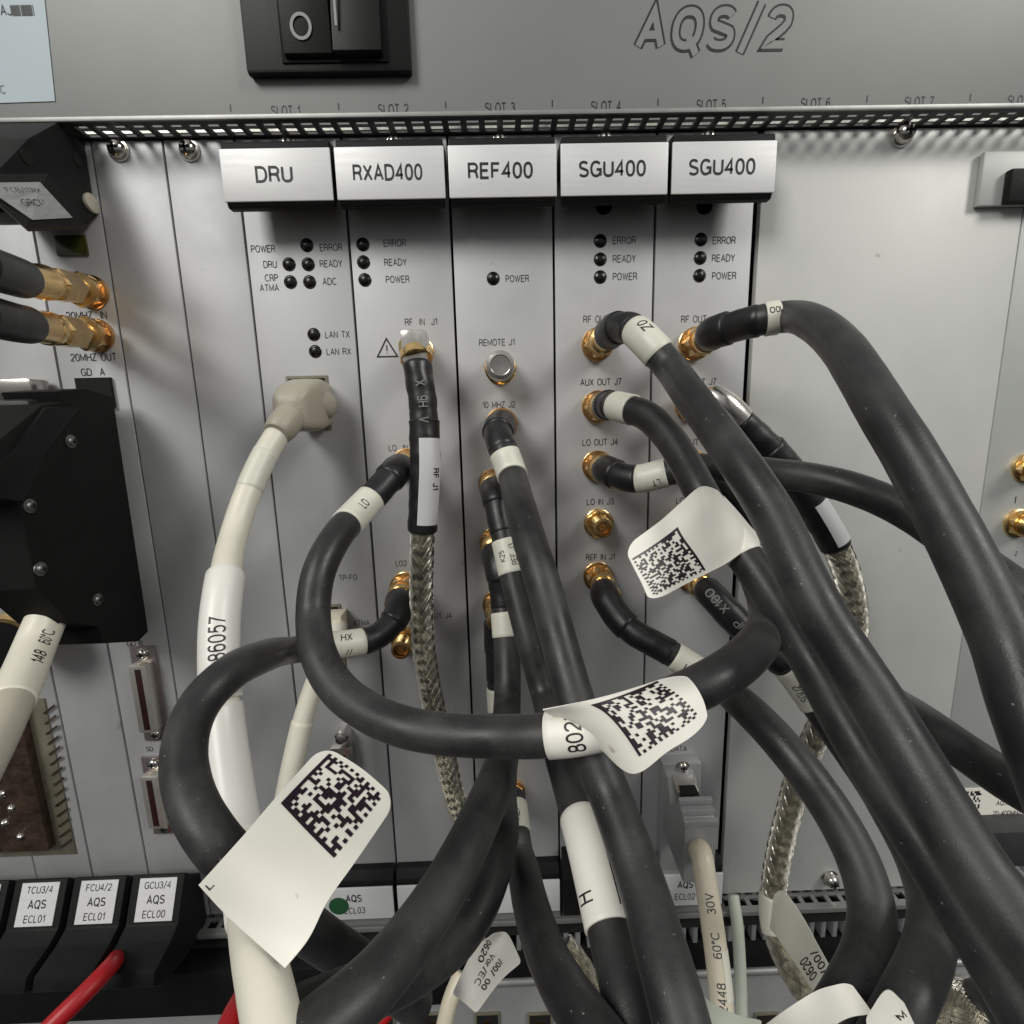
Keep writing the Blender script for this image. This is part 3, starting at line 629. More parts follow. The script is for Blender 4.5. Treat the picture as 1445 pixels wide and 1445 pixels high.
def lever(parent, x0, lines, k):
    xa, xb = x0+1.0, x0+19.0
    g = build('ejector_lever', prism_bm([(0, -243.2), (4.5, -239.3), (6.8, -236.2), (7.8, -235.9), (14.6, -249.0), (19, -251), (27.5, -252.6), (29, -256.5), (25, -261), (10, -265), (0, -264)], xa, xb, 0.45), 'black_plastic', parent)
    p0 = np.array([-8.25, -236.5]); p1 = np.array([-14.1, -248.0]); t = nrm(p1-p0); n = np.array([t[1], -t[0]])
    if n[0] > 0: n = -n
    L = np.linalg.norm(p1-p0)
    def at(x, s, off=.25): q = p0+t*s+n*off; return np.array([x, q[0], q[1]])
    pl = build('name_plate', slab_bm([at(xa+3, 0, .03), at(xb-2.2, 0, .03), at(xb-2.2, L, .03), at(xa+3, L, .03)], .3, (0, n[0], n[1])), 'plate', g)
    bmesh_l = L/3
    for j, s_ in enumerate(lines):
        cap = (2.3, 2.8, 2.4)[j]
        map_text('lettering', s_, lambda x, y, z: at((xa+xb)/2+.4+x*cap*.86, (j+.5)*bmesh_l-y*cap*.95, .38), 'ink', pl, weight=0.01 if j == 1 else 0.0)
    return g
lever(gm, -60.96, ('GCU3/4', 'AQS', 'ECL00'), 0); lever(gl, -81.28, ('FCU4/2', 'AQS', 'ECL01'), 1); lever(gt, -101.6, ('TCU3/4', 'AQS', 'ECL01'), 2); lever(gz, -121.92, ('TCU', 'AQS', 'ECL'), 3)
# olive window, prints and cutouts on gm
a, b = P(78, 333, 0), P(127, 361, 0); box('display_window', a[0], b[0], .05, .6, b[2], a[2], 'olive', gm, bev=.15)
for s_, px, py, c in (('20MHZ  IN', 122, 445, 2.3), ('20MHZ OUT', 132, 504, 2.3), ('GD  A', 131, 525, 2.3), ('GD B', 190, 908, 2.0), ('SD', 211, 1057, 1.8)): ptext(s_, px, py, c, gm, sx=.85, material='ink')
j1 = jack(131, 413, gm, inner=True, mat_='gold_dark'); j2 = jack(139, 474, gm, inner=True, mat_='gold_dark')
a, b = P(109, 531, 0), P(213, 893, 0)
bt = root('mini_socket', (0, 0, 0), 'x', 'y'); bpy.data.objects.remove(bt)
for (cx, cy, hh) in ((203, 977, 66), (217, 1120, 54)):
    t, bo = P(cx-6, cy-hh, 0), P(cx+8, cy+hh, 0); xm = (t[0]+bo[0])/2+2.3
    fr = box('socket_flange', xm-4.2, xm+4.2, .05, 1.0, bo[2], t[2], 'pink_slot', gm, bev=.2)
    zc = (t[2]+bo[2])/2; hz = abs(t[2]-bo[2])/2-5.2
    sh = box('socket_shell', xm-3.0, xm+3.0, .9, 4.6, zc-hz, zc+hz, 'cream_edge', fr, bev=.7)
    box('socket_mouth', xm-1.5, xm+1.5, 6.45, 6.6, zc-hz+1.3, zc+hz-1.3, 'maroon', sh) if False else None
    box('contact_tongue', xm-0.9, xm+1.1, 4.5, 4.75, zc-hz+1.2, zc+hz-1.2, 'maroon', fr, bev=.1)
    screw(0, 0, fr, pos=(xm, -1.0, zc+hz+2.6), r=1.7, h=1.2, name='jack_screw'); screw(0, 0, fr, pos=(xm, -1.0, zc-hz-2.6), r=1.7, h=1.2, name='jack_screw')
# open board slot on gt
a, b = P(2, 985, 0), P(86, 1215, 0)
f = box('slot_frame', a[0]-14, P(104, 1180, 0)[0], .05, .5, P(80, 1205, 0)[2], P(60, 985, 0)[2], 'olive_grey', gt, bev=.15)
bd = box('board_edge', a[0]-14, P(62, 1100, 0)[0], .5, 3.5, P(60, 1190, 0)[2], P(60, 990, 0)[2], 'brown', gt, bev=.3)
me = None
for k in range(14):
    px_ = P(74+k*1.8, 1000+k*14.5, 0); build('contact_finger', slab_bm([(px_[0]-2.4, -.55, px_[2]-1.6), (px_[0]+1.6, -.55, px_[2]+1.2), (px_[0]+1.6, -.55, px_[2]+2.0), (px_[0]-2.4, -.55, px_[2]-.8)], .4, (0, -1, 0)), 'brown', f)
for k in range(9):
    z = -200-k*6; build('solder_blob', lathe_bm((P(20+k*3, 1010+k*20, 0)[0]+random.uniform(-6, 4), -3.5, P(20, 1010+k*20, 0)[2]), (random.uniform(-.3, .3), -1, .1), [(1.4, 0), (1.2, .6), (.5, 1.2)], 10), 'nickel', bd)
# upper left lever with the dim label and its module print
ul = root('top_ejector_lever', (-52, 0, -20), 'dark angled lever with a slanting grey label at the upper left', 'lever')
XR = -42.0
prof = [PX(140, 312, XR), PX(86, 172, XR)]
pf = []
for (px, py) in ((138, 205), (112, 178), (84, 171), (40, 195), (2, 235), (-18, 262), (12, 300), (60, 315), (112, 316), (141, 308), (143, 270)):
    p = PX(px, py, XR); pf.append((max(0.2, -p[1]), p[2]))
build('lever_body', prism_bm(pf, -62.0, XR, 0.5), 'black_plastic', ul)
lp = [P(-20, 259, 30), P(60, 259, 22), P(103, 309, 16), P(48, 311, 22)]
lp = [PX(0, 0, 0)]
def onp(px, py): # slanting face of the lever facing the viewer
    return P(px, py, 38-0.10*max(px, 0))
cor = [onp(-30, 259), onp(57, 258), onp(103, 308), onp(46, 311)]
nn = nrm(np.cross(cor[1]-cor[0], cor[3]-cor[0])); nn = nn if nn@(CAM-cor[0]) > 0 else -nn
fb = slab_bm([c_+nn*0.2 for c_ in cor], .35, nn)
lbp = build('name_plate', fb, 'hood', ul)
back = [onp(-50, 246), onp(68, 245), onp(122, 318), onp(36, 322)]
build('label_holder', slab_bm([c_-nn*3 for c_ in back], 3.1, nn), 'black_plastic', ul)
def shp(s_, pa, pb, pc, m_='ink'):
    A_, B_, C_ = onp(*pa)+nn*.62, onp(*pb)+nn*.62, onp(*pc)+nn*.62
    vs, _ = text_mesh(s_); xs = [v[0] for v in vs]; ys = [v[1] for v in vs]
    map_text('lettering', s_, lambda x, y, z: A_+(B_-A_)*(x-min(xs))/(max(xs)-min(xs))+(C_-A_)*(max(ys)-y)/(max(ys)-min(ys)), m_, lbp)
shp('FCB/ITRX', (5, 265), (55, 266), (12, 273), 'grey_ink'); shp('GRCU', (28, 282), (60, 282), (35, 292), 'grey_ink')
for (px, py) in ((37, 222), (110, 226)):
    b = PX(px, py, XR); build('boss_hole', lathe_bm(b+np.array([0.0, 0, 0]), (1, 0, 0), [(1.7, 0), (1.7, .25), (1.0, .3)], 16), 'gap', ul)
b = PX(127, 287, XR); build('locking_tab', lathe_bm(b, (1, 0, 0.1), [(2.6, 0), (2.6, .8), (1.4, 1.2)], 18), 'beige', ul, label='pale round locking tab on the lever')
# ================================================================== D-SUB HOODS
XH = P(205, 720, 0)[0]-0.6
hd = root('connector_hood', (XH-8, -10, -120), 'large flat black connector hood with four small screws on the left', 'connector')
pf = []
for (px, py) in ((160, 560), (210, 891), (196, 905), (146, 908), (140, 885), (100, 878), (52, 832), (28, 712), (0, 700), (-25, 640), (60, 571), (85, 568), (76, 552), (120, 548)):
    p = PX(px, py, XH); pf.append((max(0.6, -p[1]), p[2]))
build('hood_body', prism_bm(pf, XH-14, XH, 0.5), 'black_matte', hd)
for (px, py) in ((99, 623), (41, 714), (56, 803), (137, 846)):
    b = PX(px, py, XH); screw(0, 0, hd, pos=b, axis=(1, 0, 0), r=1.4, h=1.2, name='screw', mat_='dull_screw')
a = P(150, 533, 0); box('socket_opening', P(109, 533, 0)[0], P(158, 533, 0)[0], .05, 1.2, P(150, 575, 0)[2], a[2], 'gap', gm)
build('strain_clamp', prism_bm([(-PX(px, py, XH+.0)[1], PX(px, py, XH)[2]) for px, py in ((60, 575), (10, 640), (-30, 660), (-30, 700), (28, 708), (60, 640), (110, 575))], XH-12, XH+1.0, .4), 'black_plastic', hd)
h2 = root('connector_hood', (-108, -10, -130), 'second dark grey connector hood cut off by the left edge', 'connector')
build('hood_body', box_bm(P(-60, 600, 28)[0], P(-4, 600, 28)[0]+9, -28, -1, P(0, 860, 28)[2], P(0, 566, 20)[2], 2.0), 'dark_plastic', h2)
build('clamp_bar', box_bm(P(-60, 545, 8)[0], P(60, 545, 4)[0], -8, -1, P(0, 562, 6)[2], P(0, 535, 6)[2], 1.2), 'nickel', h2)
b = P(8, 915, 18); 
rs = root('round_socket', b, 'round black socket with gold rim at the left edge', 'socket')
build('rim', lathe_bm(b+np.array([-4, 10, 0]), (0.1, -1, 0), [(9, 0), (9, 6), (8.3, 7), (7.2, 7)], 28), 'gold', rs); build('insert', lathe_bm(b+np.array([-4, 3.4, 0]), (0.1, -1, 0), [(7.4, 0), (7.4, .6), (2, .9)], 28), 'black_plastic', rs)
# grey D-sub hood on the fifth module
gh = root('connector_hood', P(965, 1150, 5), 'grey ribbed connector hood at the foot of the fifth module', 'connector')
xa, xb = P(934, 1150, 4)[0], P(984, 1150, 4)[0]; zt, zb = P(960, 1078, 5)[2], P(960, 1238, 5)[2]
build('flange', box_bm(xa-.5, xb+.5, -5, 0, zb, zt, .8), 'hood', gh)
xa2, xb2 = P(968, 1200, 26)[0], P(1010, 1200, 26)[0]
zz1 = P(990, 1165, 26)[2]; zz0 = P(990, 1245, 26)[2]
build('hood_body', prism_bm([(4, zt-2), (9, zt-3), (12, zt-10), (20, zz1+4), (26, zz1), (26, zz0), (4, zz0+1)], xa2-.6, xb2+.0, .5), 'hood', gh)
build('clamp', prism_bm([(9, zt-1), (15, zt-3), (16, zt-9), (10, zt-9)], xa2+.6, xb2-1.6, .3), 'nickel', gh)
la, lb_ = P(960, 1112, 14), P(987, 1143, 17)
build('latch_recess_shade', box_bm(la[0]-.3, lb_[0]-.2, -17.0, -12, lb_[2], la[2], .3), 'gap', gh)  # raised black block painting the shade of the latch recess
build('latch_bar', box_bm(la[0]+.6, lb_[0]+.9, -18.6, -16.9, lb_[2]-.6, lb_[2]+1.3, .3), 'edge', gh)
for k_ in (0, 1): build('latch_arm', box_bm(la[0]+.7+k_*3.1, la[0]+1.7+k_*3.1, -18.0, -16.9, lb_[2], la[2]-.8, .2), 'hood', gh)
for k in range(3):
    t = k/2; build('rib', box_bm(xa2-1.0, xb2+.4, -(21.5+k*2.4), -(19.6+k*2.4), zz1+3.2-k*1.8, zz1+5.2-k*1.8, .4), 'hood', gh)
screw(0, 0, gh, pos=((xa+xb)/2, -5, zt-1), r=1.8, h=1.5)
# ================================================================== CABLES
COAX = 'black coaxial cables on the modules'
CG = 'hidden'
def plug(line, parent, base, kind='gold', L=15.5):
    ax = nrm(line.at(9)[0]-line.at(1)[0]); b = line.at(2.2)[0]
    p = build('coax_plug', lathe_bm(b, ax, [(4.3, 0), (4.55, .3), (4.55, 5.6), (4.2, 6.0), (3.4, 6.1), (3.3, 7.0), (3.9, 7.1), (3.9, 8.6), (3.3, 8.8), (3.25, L), (2.6, L+.2)], 24, hexes=(0, 1, 2), rot=random.random()), kind, parent, sharp=0.5)
    build('washer', lathe_bm(b, ax, [(4.9, -.5), (5.0, -.3), (5.0, .1), (4.7, .2)], 24), 'gold_dark', p)
    return p
def coax(pts, dia, name_label, boot=None, sleeve=None, stext=None, start=16.5, jm='jacket', cat='cable', group=COAX, bootr=0.3, plugk=True, boots=None, pl=15.5):
    base = P(pts[0][0], pts[0][1], 0)
    ln = Line([(pts[0][0], pts[0][1], -0.01), (*(base+np.array([0, -8, 0])), 0), (*(base+np.array([0, -15.0, 0])), 0)]+list(pts[1:]), dia)
    r = root('coaxial_cable', base, name_label, cat, group)
    if plugk: plug(ln, r, base, L=pl)
    s0 = start
    if boot:
        sb = ln.s_at(*boot)
        st = ln.tube('heat_shrink', s0-1.5, (s0+sb)/2, dia/2+bootr+.3, 'shrink', r, wob=.014, lip=.5)
        ln.tube('heat_shrink', (s0+sb)/2-1.2, sb, dia/2+bootr-.12, 'shrink', r, wob=.014, lip=.5); s1 = sb-.8
    else: s1 = s0
    ln.tube('jacket', s1-2, ln.L, dia/2, jm, r, seg=32, wob=.004)
    if sleeve:
        a, b = ln.s_at(*sleeve[0]), ln.s_at(*sleeve[1]); sl = ln.tube('marker_sleeve', a, b, dia/2+.32, 'sleeve', r, seg=32, lip=.12)
        if stext:
            for (t_, off_, ang_, cap_) in stext: ln.text(t_, (a+b)/2+off_, cap_, 'ink', sl, dia/2+.32, ang=ang_)
    return ln, r
DI = 7.4
# 1 reference cable, front-most of the centre run
c1, r1 = coax([(708, 598), (702, 612, -24), (712, 640, -30), (722, 668, 40), (735, 719, 45), (748, 765, 48), (763, 812, 50), (776, 858, 51), (788, 903, 52), (811, 986, 55), (832, 1050, 58), (856, 1110, 60), (882, 1180, 64), (905, 1245, 68), (927, 1320, 74), (950, 1400, 80), (968, 1470, 84), (985, 1560, 90)], DI,
    'long black cable from the 10 MHZ socket running down the centre in front', boot=(712, 636), sleeve=((713, 638), (727, 672)))
c2, r2 = coax([(697, 682), (700, 700, -22), (706, 735, -26), (714, 768, -29), (724, 815, -33), (735, 860, -37), (747, 905, -41), (770, 986, -47), (790, 1060, 47), (808, 1120, 51), (827, 1180, 56), (845, 1250, 60), (862, 1320, 64), (882, 1400, 70), (898, 1470, 74), (915, 1560, 80)], 7.0,
    'black cable with a long white wrapped label marked H low down', boot=(710, 755), sleeve=((711, 762), (723, 808)), stext=[('K25', 0, .45, 1.7), ('REF J3', 0, -.35, 1.7)])
c3, r3 = coax([(698, 764), (704, 800, -20), (710, 845, -22), (713, 880, -25), (716, 925, -29), (716, 985, -36), (712, 1050, -50), (696, 1112, 54), (668, 1175, 60), (630, 1248, 66), (582, 1320, 73), (522, 1392, 81), (440, 1462, 88), (350, 1540, 94)], DI,
    'thickest black cable sweeping to the lower left in front of the second module', boot=(712, 858), sleeve=((713, 865), (714, 900)))
c4, r4 = coax([(702, 850), (702, 880, -14), (703, 940, -15), (706, 1000, -18), (712, 1060, -26), (710, 1120, -42), (704, 1190, 52), (684, 1256, 57), (652, 1312, 61), (602, 1356, 66), (534, 1390, 72), (455, 1424, 78), (370, 1460, 83)], DI,
    'black cable sweeping lower left, directly right of the thickest sweeping one', boot=(699, 960), sleeve=((699, 970), (701, 1003)))
c5, r5 = coax([(722, 1115), (726, 1125, -20), (729, 1150, -26), (733, 1185, -33), (740, 1235, 46), (751, 1285, 52), (768, 1338, 58), (797, 1396, 66), (845, 1465, 74), (900, 1540, 80)], 6.8,
    'black cable with small REF sleeve from the lowest socket of the middle module', boot=(727, 1132), sleeve=((727, 1134), (732, 1178)), stext=[('REF', 0, 0, 2.2)], bootr=.2)
# loop cable across the front
c6, r6 = coax([(577, 654), (556, 668, -22), (530, 697, -28), (506, 722, -34), (472, 762, 44), (449, 810, 46), (442, 865, 47), (450, 925, 50), (476, 971, 52), (520, 1005, 54), (575, 1027, 56), (640, 1037, 57), (705, 1039, 58), (765, 1038, 60), (830, 1030, 61), (900, 1008, 62), (965, 980, 62), (1015, 955, 61), (1055, 925, 58), (1078, 893, 53), (1082, 862, 48), (1070, 825, 43), (1048, 785, -34), (1015, 750, -26), (985, 740, -15), (970, 736, -9)], DI,
    'black cable looping across the front, with a folded white flag label at centre', boot=(520, 707), sleeve=((522, 702), (490, 740)), stext=[('LO', 0, .1, 2.4)], )
plug_end = build('coax_plug', lathe_bm(P(970, 736, 9), (0, 1, 0), [(3.6, -3), (4.4, -2.6), (4.4, 5), (3.6, 6)], 24), 'gold', r6)
c7, r7 = coax([(573, 826), (566, 850, -18), (556, 876, -24), (530, 900, -28), (497, 908, -32), (455, 912, -35), (415, 917, -38), (370, 927, 46), (322, 951, 52), (282, 992, 55), (261, 1046, 58.5), (263, 1105, 62), (285, 1160, 65), (325, 1212, 66), (378, 1262, 63), (440, 1315, 58), (510, 1362, 54), (590, 1420, 50)], 7.0,
    'black cable curving left across the thick white cable', boot=(510, 903), sleeve=((510, 904), (468, 912)), stext=[('HX', .5, .5, 2.2), ('//', 0, -.6, 1.6)])
# A, B right-hand pair
cA, rA = coax([(842, 487), (868, 464, -23), (890, 463, -30), (915, 484, -37), (945, 518, 44), (972, 555, 48), (1020, 620, 54), (1046, 657, 57), (1094, 732, 61), (1121, 792, 64), (1153, 856, 67), (1184, 908, 69), (1226, 972, 72), (1275, 1052, 76), (1320, 1130, 81), (1360, 1200, 86), (1402, 1262, 90), (1450, 1325, 94), (1500, 1390, 98)], DI,
    'thick black cable from the top socket of module four to the lower right corner', boot=(898, 465), sleeve=((900, 468), (932, 502)), stext=[('Z0', -1, -.6, 2.6)], start=19, pl=18)
cB, rB = coax([(842, 574), (862, 572, -22), (885, 577, -29), (910, 585, -34), (940, 612, 43), (968, 655, 45), (992, 700, 47), (1020, 745, 48), (1056, 792, 50), (1100, 858, 53), (1133, 914, 56), (1160, 960, 58), (1195, 1025, 61), (1232, 1085, 64), (1268, 1140, 67), (1305, 1198, 70), (1345, 1262, 73), (1385, 1325, 76), (1425, 1392, 79), (1465, 1460, 82)], DI,
    'black cable with a folded white flag label upper right, from AUX OUT J7', boot=(868, 573), sleeve=((870, 573), (892, 578)), bootr=.25)
cD, rD = coax([(972, 812), (1000, 835, -20), (1025, 862, -25), (1052, 890, -27), (1085, 920, -29), (1110, 945, -30), (1150, 1000, -32), (1180, 1043, -38), (1215, 1092, -48), (1255, 1150, 44), (1288, 1208, 49), (1309, 1262, 54), (1315, 1310, 59), (1304, 1360, 63), (1282, 1408, 66), (1250, 1470, 68), (1210, 1550, 70)], 6.6,
    'black coaxial cable with a sleeve reading SGU2, emerging behind the right-hand pair', boot=(1103, 937), sleeve=((1107, 942), (1148, 998)), stext=[('SGU2', 0, .25, 2.3)], bootr=.7, start=20, pl=19)
cD.text('UP  X100', cD.s_at(1025, 862), 2.6, 'pale_ink', rD, 6.6/2+1.05, dirn=-1, off=.25)
cE, rE = coax([(843, 812), (852, 838, -21), (870, 868, -26), (893, 892, -30), (930, 912, -33), (972, 938, -36), (1005, 960, -38), (1040, 987, 45), (1082, 1027, 49), (1128, 1080, 52), (1168, 1135, 54), (1200, 1190, 56), (1221, 1240, 58), (1231, 1290, 60), (1226, 1340, 63), (1205, 1392, 66), (1165, 1460, 68), (1110, 1540, 70)], 7.2,
    'black cable arching from REF IN J1 of the fourth module to a white label', boot=(948, 923), sleeve=((950, 925), (1000, 957)), stext=[('LO1', -.5, .3, 2.4)], start=20.5, pl=19.5)
cFf, rF = coax([(842, 657), (858, 664, -19), (880, 674, -24), (905, 676, -27), (935, 668, -29), (968, 662, -31), (1010, 659, -33), (1050, 662, -36), (1094, 668, 42), (1145, 675, 44), (1200, 688, 46), (1262, 713, 48), (1320, 748, 50), (1375, 790, 53), (1432, 832, 57), (1500, 880, 60)], 7.2,
    'black cable from LO OUT J4 arching right behind the thick ones', boot=(898, 677), sleeve=((898, 677), (942, 667)), stext=[('LT', 1, .5, 1.8)], bootr=.4)
cG, rG = coax([(978, 486), (1005, 470, -23), (1040, 460, -29), (1072, 452, -35), (1110, 447, 43), (1148, 456, 49), (1186, 488, 55), (1218, 535, 60), (1248, 585, 64), (1280, 636, 67), (1318, 704, 70), (1356, 775, 73), (1388, 842, 76), (1420, 915, 79), (1445, 995, 83), (1478, 1080, 87), (1530, 1220, 92), (1560, 1330, 94)], DI,
    'thick black coaxial cable arching from the fifth module to the right edge', boot=(1076, 452), sleeve=((1078, 451), (1099, 448)), stext=[('100', 0, -.5, 1.6)], start=20.5, pl=19.5)
cH, rH = coax([(972, 655), (995, 665, -18), (1040, 705, -24), (1085, 760, -27), (1140, 850, -32), (1190, 925, -38), (1245, 975, -44), (1307, 1022, 50), (1383, 1076, 55), (1436, 1110, 59), (1500, 1145, 62)], 7.2,
    'black cable emerging from behind the thick pair, leaving low at the right edge', bootr=.3, boot=(1010, 680))
# left pair with gold plugs
for (b0, pts, lab) in (((131, 413), [(112, 408, -16), (78, 402, -30), (45, 397, -40), (15, 388, -50), (-40, 370, -62)], 'upper of two black cables with gold plugs at left, in 20MHZ IN'),
                       ((139, 474), [(120, 473, -14), (88, 467, -28), (55, 461, -38), (20, 455, -48), (-40, 440, -60)], 'lower of two black cables with gold plugs at left, in 20MHZ OUT')):
    base = P(*b0, 0); ln = Line([(*b0, -0.01), (*(base+np.array([-0.6, -4, 0])), 0)]+pts, 7.2); r = root('coaxial_cable', base, lab, 'cable', 'black cables with gold plugs at the left')
    sa, sb, scx, sd = ln.s_at(b0[0]-16, b0[1]-3), ln.s_at(b0[0]-34, b0[1]-8), ln.s_at(b0[0]-66, b0[1]-14), ln.s_at(b0[0]-102, b0[1]-22)
    ax = nrm(ln.at(sc_)[0]-ln.at(1)[0]) if (sc_ := scx) else None
    q0 = ln.at(2.6)[0]; L1 = np.linalg.norm(ln.at(sb)[0]-q0)
    p = build('coax_plug', lathe_bm(q0, ax, [(4.7, 0), (4.9, .3), (4.9, 5.6), (4.3, 6.0), (3.0, 6.2), (3.0, L1)], 24, hexes=(1, 2), rot=.4), 'gold', r, sharp=.5)
    q1 = ln.at(sb)[0]; ax = nrm(ln.at(sd)[0]-q1); L2 = np.linalg.norm(ln.at(sd)[0]-q1)
    build('plug_body', lathe_bm(q1, ax, [(3.0, -1), (4.1, -.6), (4.1, L2*.40), (3.2, L2*.43), (3.2, L2*.52), (3.95, L2*.55), (3.95, L2*.62), (3.7, L2*.64), (3.7, L2+2)], 24, hexes=(1, 2)), 'gold', p, sharp=.5)
    ln.tube('heat_shrink', sd-.5, ln.L, 4.1, 'shrink', r, seg=28, lip=.6)
# white network cable
W = 6.4
plw = Line([(430, 572, -10), (415, 582, -17), (401, 600, -21), (378, 635, -26), (352, 690, -32), (331, 752, -39), (317, 820, 41), (310, 880, 42.7), (310, 950, 44), (315, 1015, 45.2), (323, 1080, 47), (333, 1150, 49.5), (343, 1220, 53.6), (354, 1290, 60.6), (367, 1360, 69), (388, 1465, 78), (400, 1560, 84)], W)
rw = root('network_cable', P(437, 570, 0), 'thick white network cable with grey-beige plug and a sleeve numbered 86057', 'cable')
plw.tube('jacket', 8, plw.L, W/2, 'white_jacket', rw, seg=32, wob=.004)
plw.tube('tape_wrap', plw.s_at(377, 637), plw.s_at(352, 688), W/2+.12, 'sleeve', rw, lip=.05)
sl = plw.tube('marker_sleeve', plw.s_at(318, 812), plw.s_at(313, 990), W/2+.75, 'white_tube', rw, seg=32, lip=.15)
plw.text('86057', plw.s_at(311, 902), 3.3, 'ink', sl, W/2+.75, ang=0.12, sx=.74)
plw.tube('marker_sleeve', plw.s_at(313, 998), plw.s_at(338, 1190), W/2+.65, 'white_tube', rw, seg=32, lip=.15)
# network plug boot
bx = P(447, 571, 0); ft = P(405, 578, 17)
bm = bmesh.new(); rings = []
for (c_, hx, hz) in ((bx, 5.2, 7.0), (bx+np.array([-.6, -4, 0]), 5.6, 7.6), (P(432, 572, 10), 5.8, 7.6), (P(418, 575, 16), 5.4, 6.6), (P(408, 579, 19.5), 4.4, 5.0), (P(406, 580, 20.5), 2.4, 2.8)):
    rg = []
    for k in range(24):
        a = 2*math.pi*k/24; ca, sa = math.cos(a), math.sin(a); e = .42
        rg.append(bm.verts.new(Vector(c_+np.array([hx*math.copysign(abs(ca)**e, ca), 0, hz*math.copysign(abs(sa)**e, sa)]))))
    rings.append(rg)
for i in range(len(rings)-1):
    for k in range(24): bm.faces.new((rings[i][k], rings[i][(k+1) % 24], rings[i+1][(k+1) % 24], rings[i+1][k]))
bm.faces.new(rings[0]); bm.faces.new(rings[-1][::-1]); bmesh.ops.recalc_face_normals(bm, faces=bm.faces[:])
pb = build('network_plug', bm, 'boot_plastic', rw, sharp=1.2)
bm = bmesh.new(); bmesh.ops.create_uvsphere(bm, u_segments=20, v_segments=12, radius=1)
kc = P(458, 571, 6)
for v in bm.verts: v.co = Vector((kc[0]+v.co.x*3.3, kc[1]+v.co.y*6.5, kc[2]+v.co.z*4.2))
build('latch_cover', bm, 'boot_plastic', pb)
c_, t_, n_ = plw.at(9); build('strain_relief', lathe_bm(c_, t_, [(3.2, -1), (4.3, .5), (4.2, 5), (3.7, 7.5), (3.2, 8)], 24), 'boot_plastic', pb)
# second thinner white cable
pw2 = Line([(478, 880, -3), (472, 905, -14), (450, 950, -20), (432, 1000, -24), (416, 1065, -28), (403, 1130, -32), (392, 1200, -36), (384, 1270, -42), (380, 1350, -52), (384, 1460, -62)], 5.0)
rw2 = root('network_cable', P(475, 890, 0), 'thinner white cable rising behind the largest flag label', 'cable')
pw2.tube('jacket', 2, pw2.L, 2.9, 'white_jacket', rw2, seg=24); pw2.tube('marker_sleeve', pw2.s_at(428, 1020), pw2.s_at(398, 1160), 3.15, 'white_jacket', rw2, seg=24, lip=.1)
a = P(478, 880, 0); build('network_plug', box_bm(a[0]-3.0, a[0]+3.4, -7, -.2, a[2]-7, a[2]+5.5, .8), 'cream_jacket', rw2)
# thick white cable of the black hood
pq = Line([(*PX(104, 770, XH-8), 0), (*PX(92, 806, XH-8), 0), (*PX(80, 842, XH-8), 0), (*PX(66, 872, XH-7.5), 0), (*PX(50, 910, XH-7.5), 0), (32, 955, 52), (12, 1000, 56), (-12, 1050, 60), (-50, 1120, 66)], 9.0)
rq = root('control_cable', P(80, 850, 5), 'thick dirty white cable marked 60°C leaving the black hood at the left edge', 'cable')
pq.tube('jacket', 0, pq.L, 4.2, 'beige', rq, seg=28); sl = pq.tube('outer_jacket', 2, pq.s_at(20, 992), 4.5, 'white_jacket', rq, seg=32, lip=.5)
pq.text('148  60°C /', pq.s_at(46, 922), 2.9, 'ink', sl, 4.5, ang=-.35, sx=.9)
# cream cable with print below the grey hood
ck = Line([(*( (xa2+xb2)/2, -22.0, zz0+8), 0), (990, 1204, -30), (994, 1232, -33), (1003, 1290, -38), (1010, 1340, -42), (1016, 1390, -46), (1022, 1470, -52)], 6.4)
rk = root('control_cable', P(990, 1200, 20), 'cream cable printed 2448 60°C 30V hanging from the grey hood', 'cable')
ck.tube('jacket', 0, ck.L, 3.3, 'cream_jacket', rk, seg=32, lip=.6)
ck.text('2448    60°C   30V', ck.s_at(1006, 1335), 2.5, 'grey_ink', rk, 3.3, ang=-.1, sx=.95)
ck.tube('tape_wrap', ck.s_at(1012, 1330), ck.s_at(1019, 1408), 3.5, 'sleeve', rk, lip=.1) if False else None
a1, a2 = ck.s_at(1008, 1332), ck.s_at(1014, 1408)
bm = bmesh.new(); prev = None
for s in np.linspace(a1, a2, 14):
    c_, t_, n_ = ck.camf(s); sd = nrm(np.cross(t_, n_)); sd = sd if sd@cR > 0 else -sd
    cur = [bm.verts.new(Vector(c_+(3.5)*(n_*math.cos(g)+sd*math.sin(g)))) for g in (.45, .75, 1.05, 1.3)]+[bm.verts.new(Vector(c_+(3.3)*(n_*math.cos(g)+sd*math.sin(g)))) for g in (1.3, .45)]
    if prev:
        for k in range(6): bm.faces.new((prev[k], prev[(k+1) % 6], cur[(k+1) % 6], cur[k]))
    prev = cur
bmesh.ops.recalc_face_normals(bm, faces=bm.faces[:]); build('tape_strip', bm, 'sleeve', rk)
gk = Line([(1034, 1262, -4), (1040, 1300, -9), (1044, 1360, -14), (1046, 1420, -18), (1046, 1480, -22)], 4.0)
rg_ = root('signal_cable', P(1034, 1262, 0), 'thin pale greenish cable beside the cream one', 'cable'); gk.tube('jacket', 0, gk.L, 2.1, 'green_jacket', rg_)
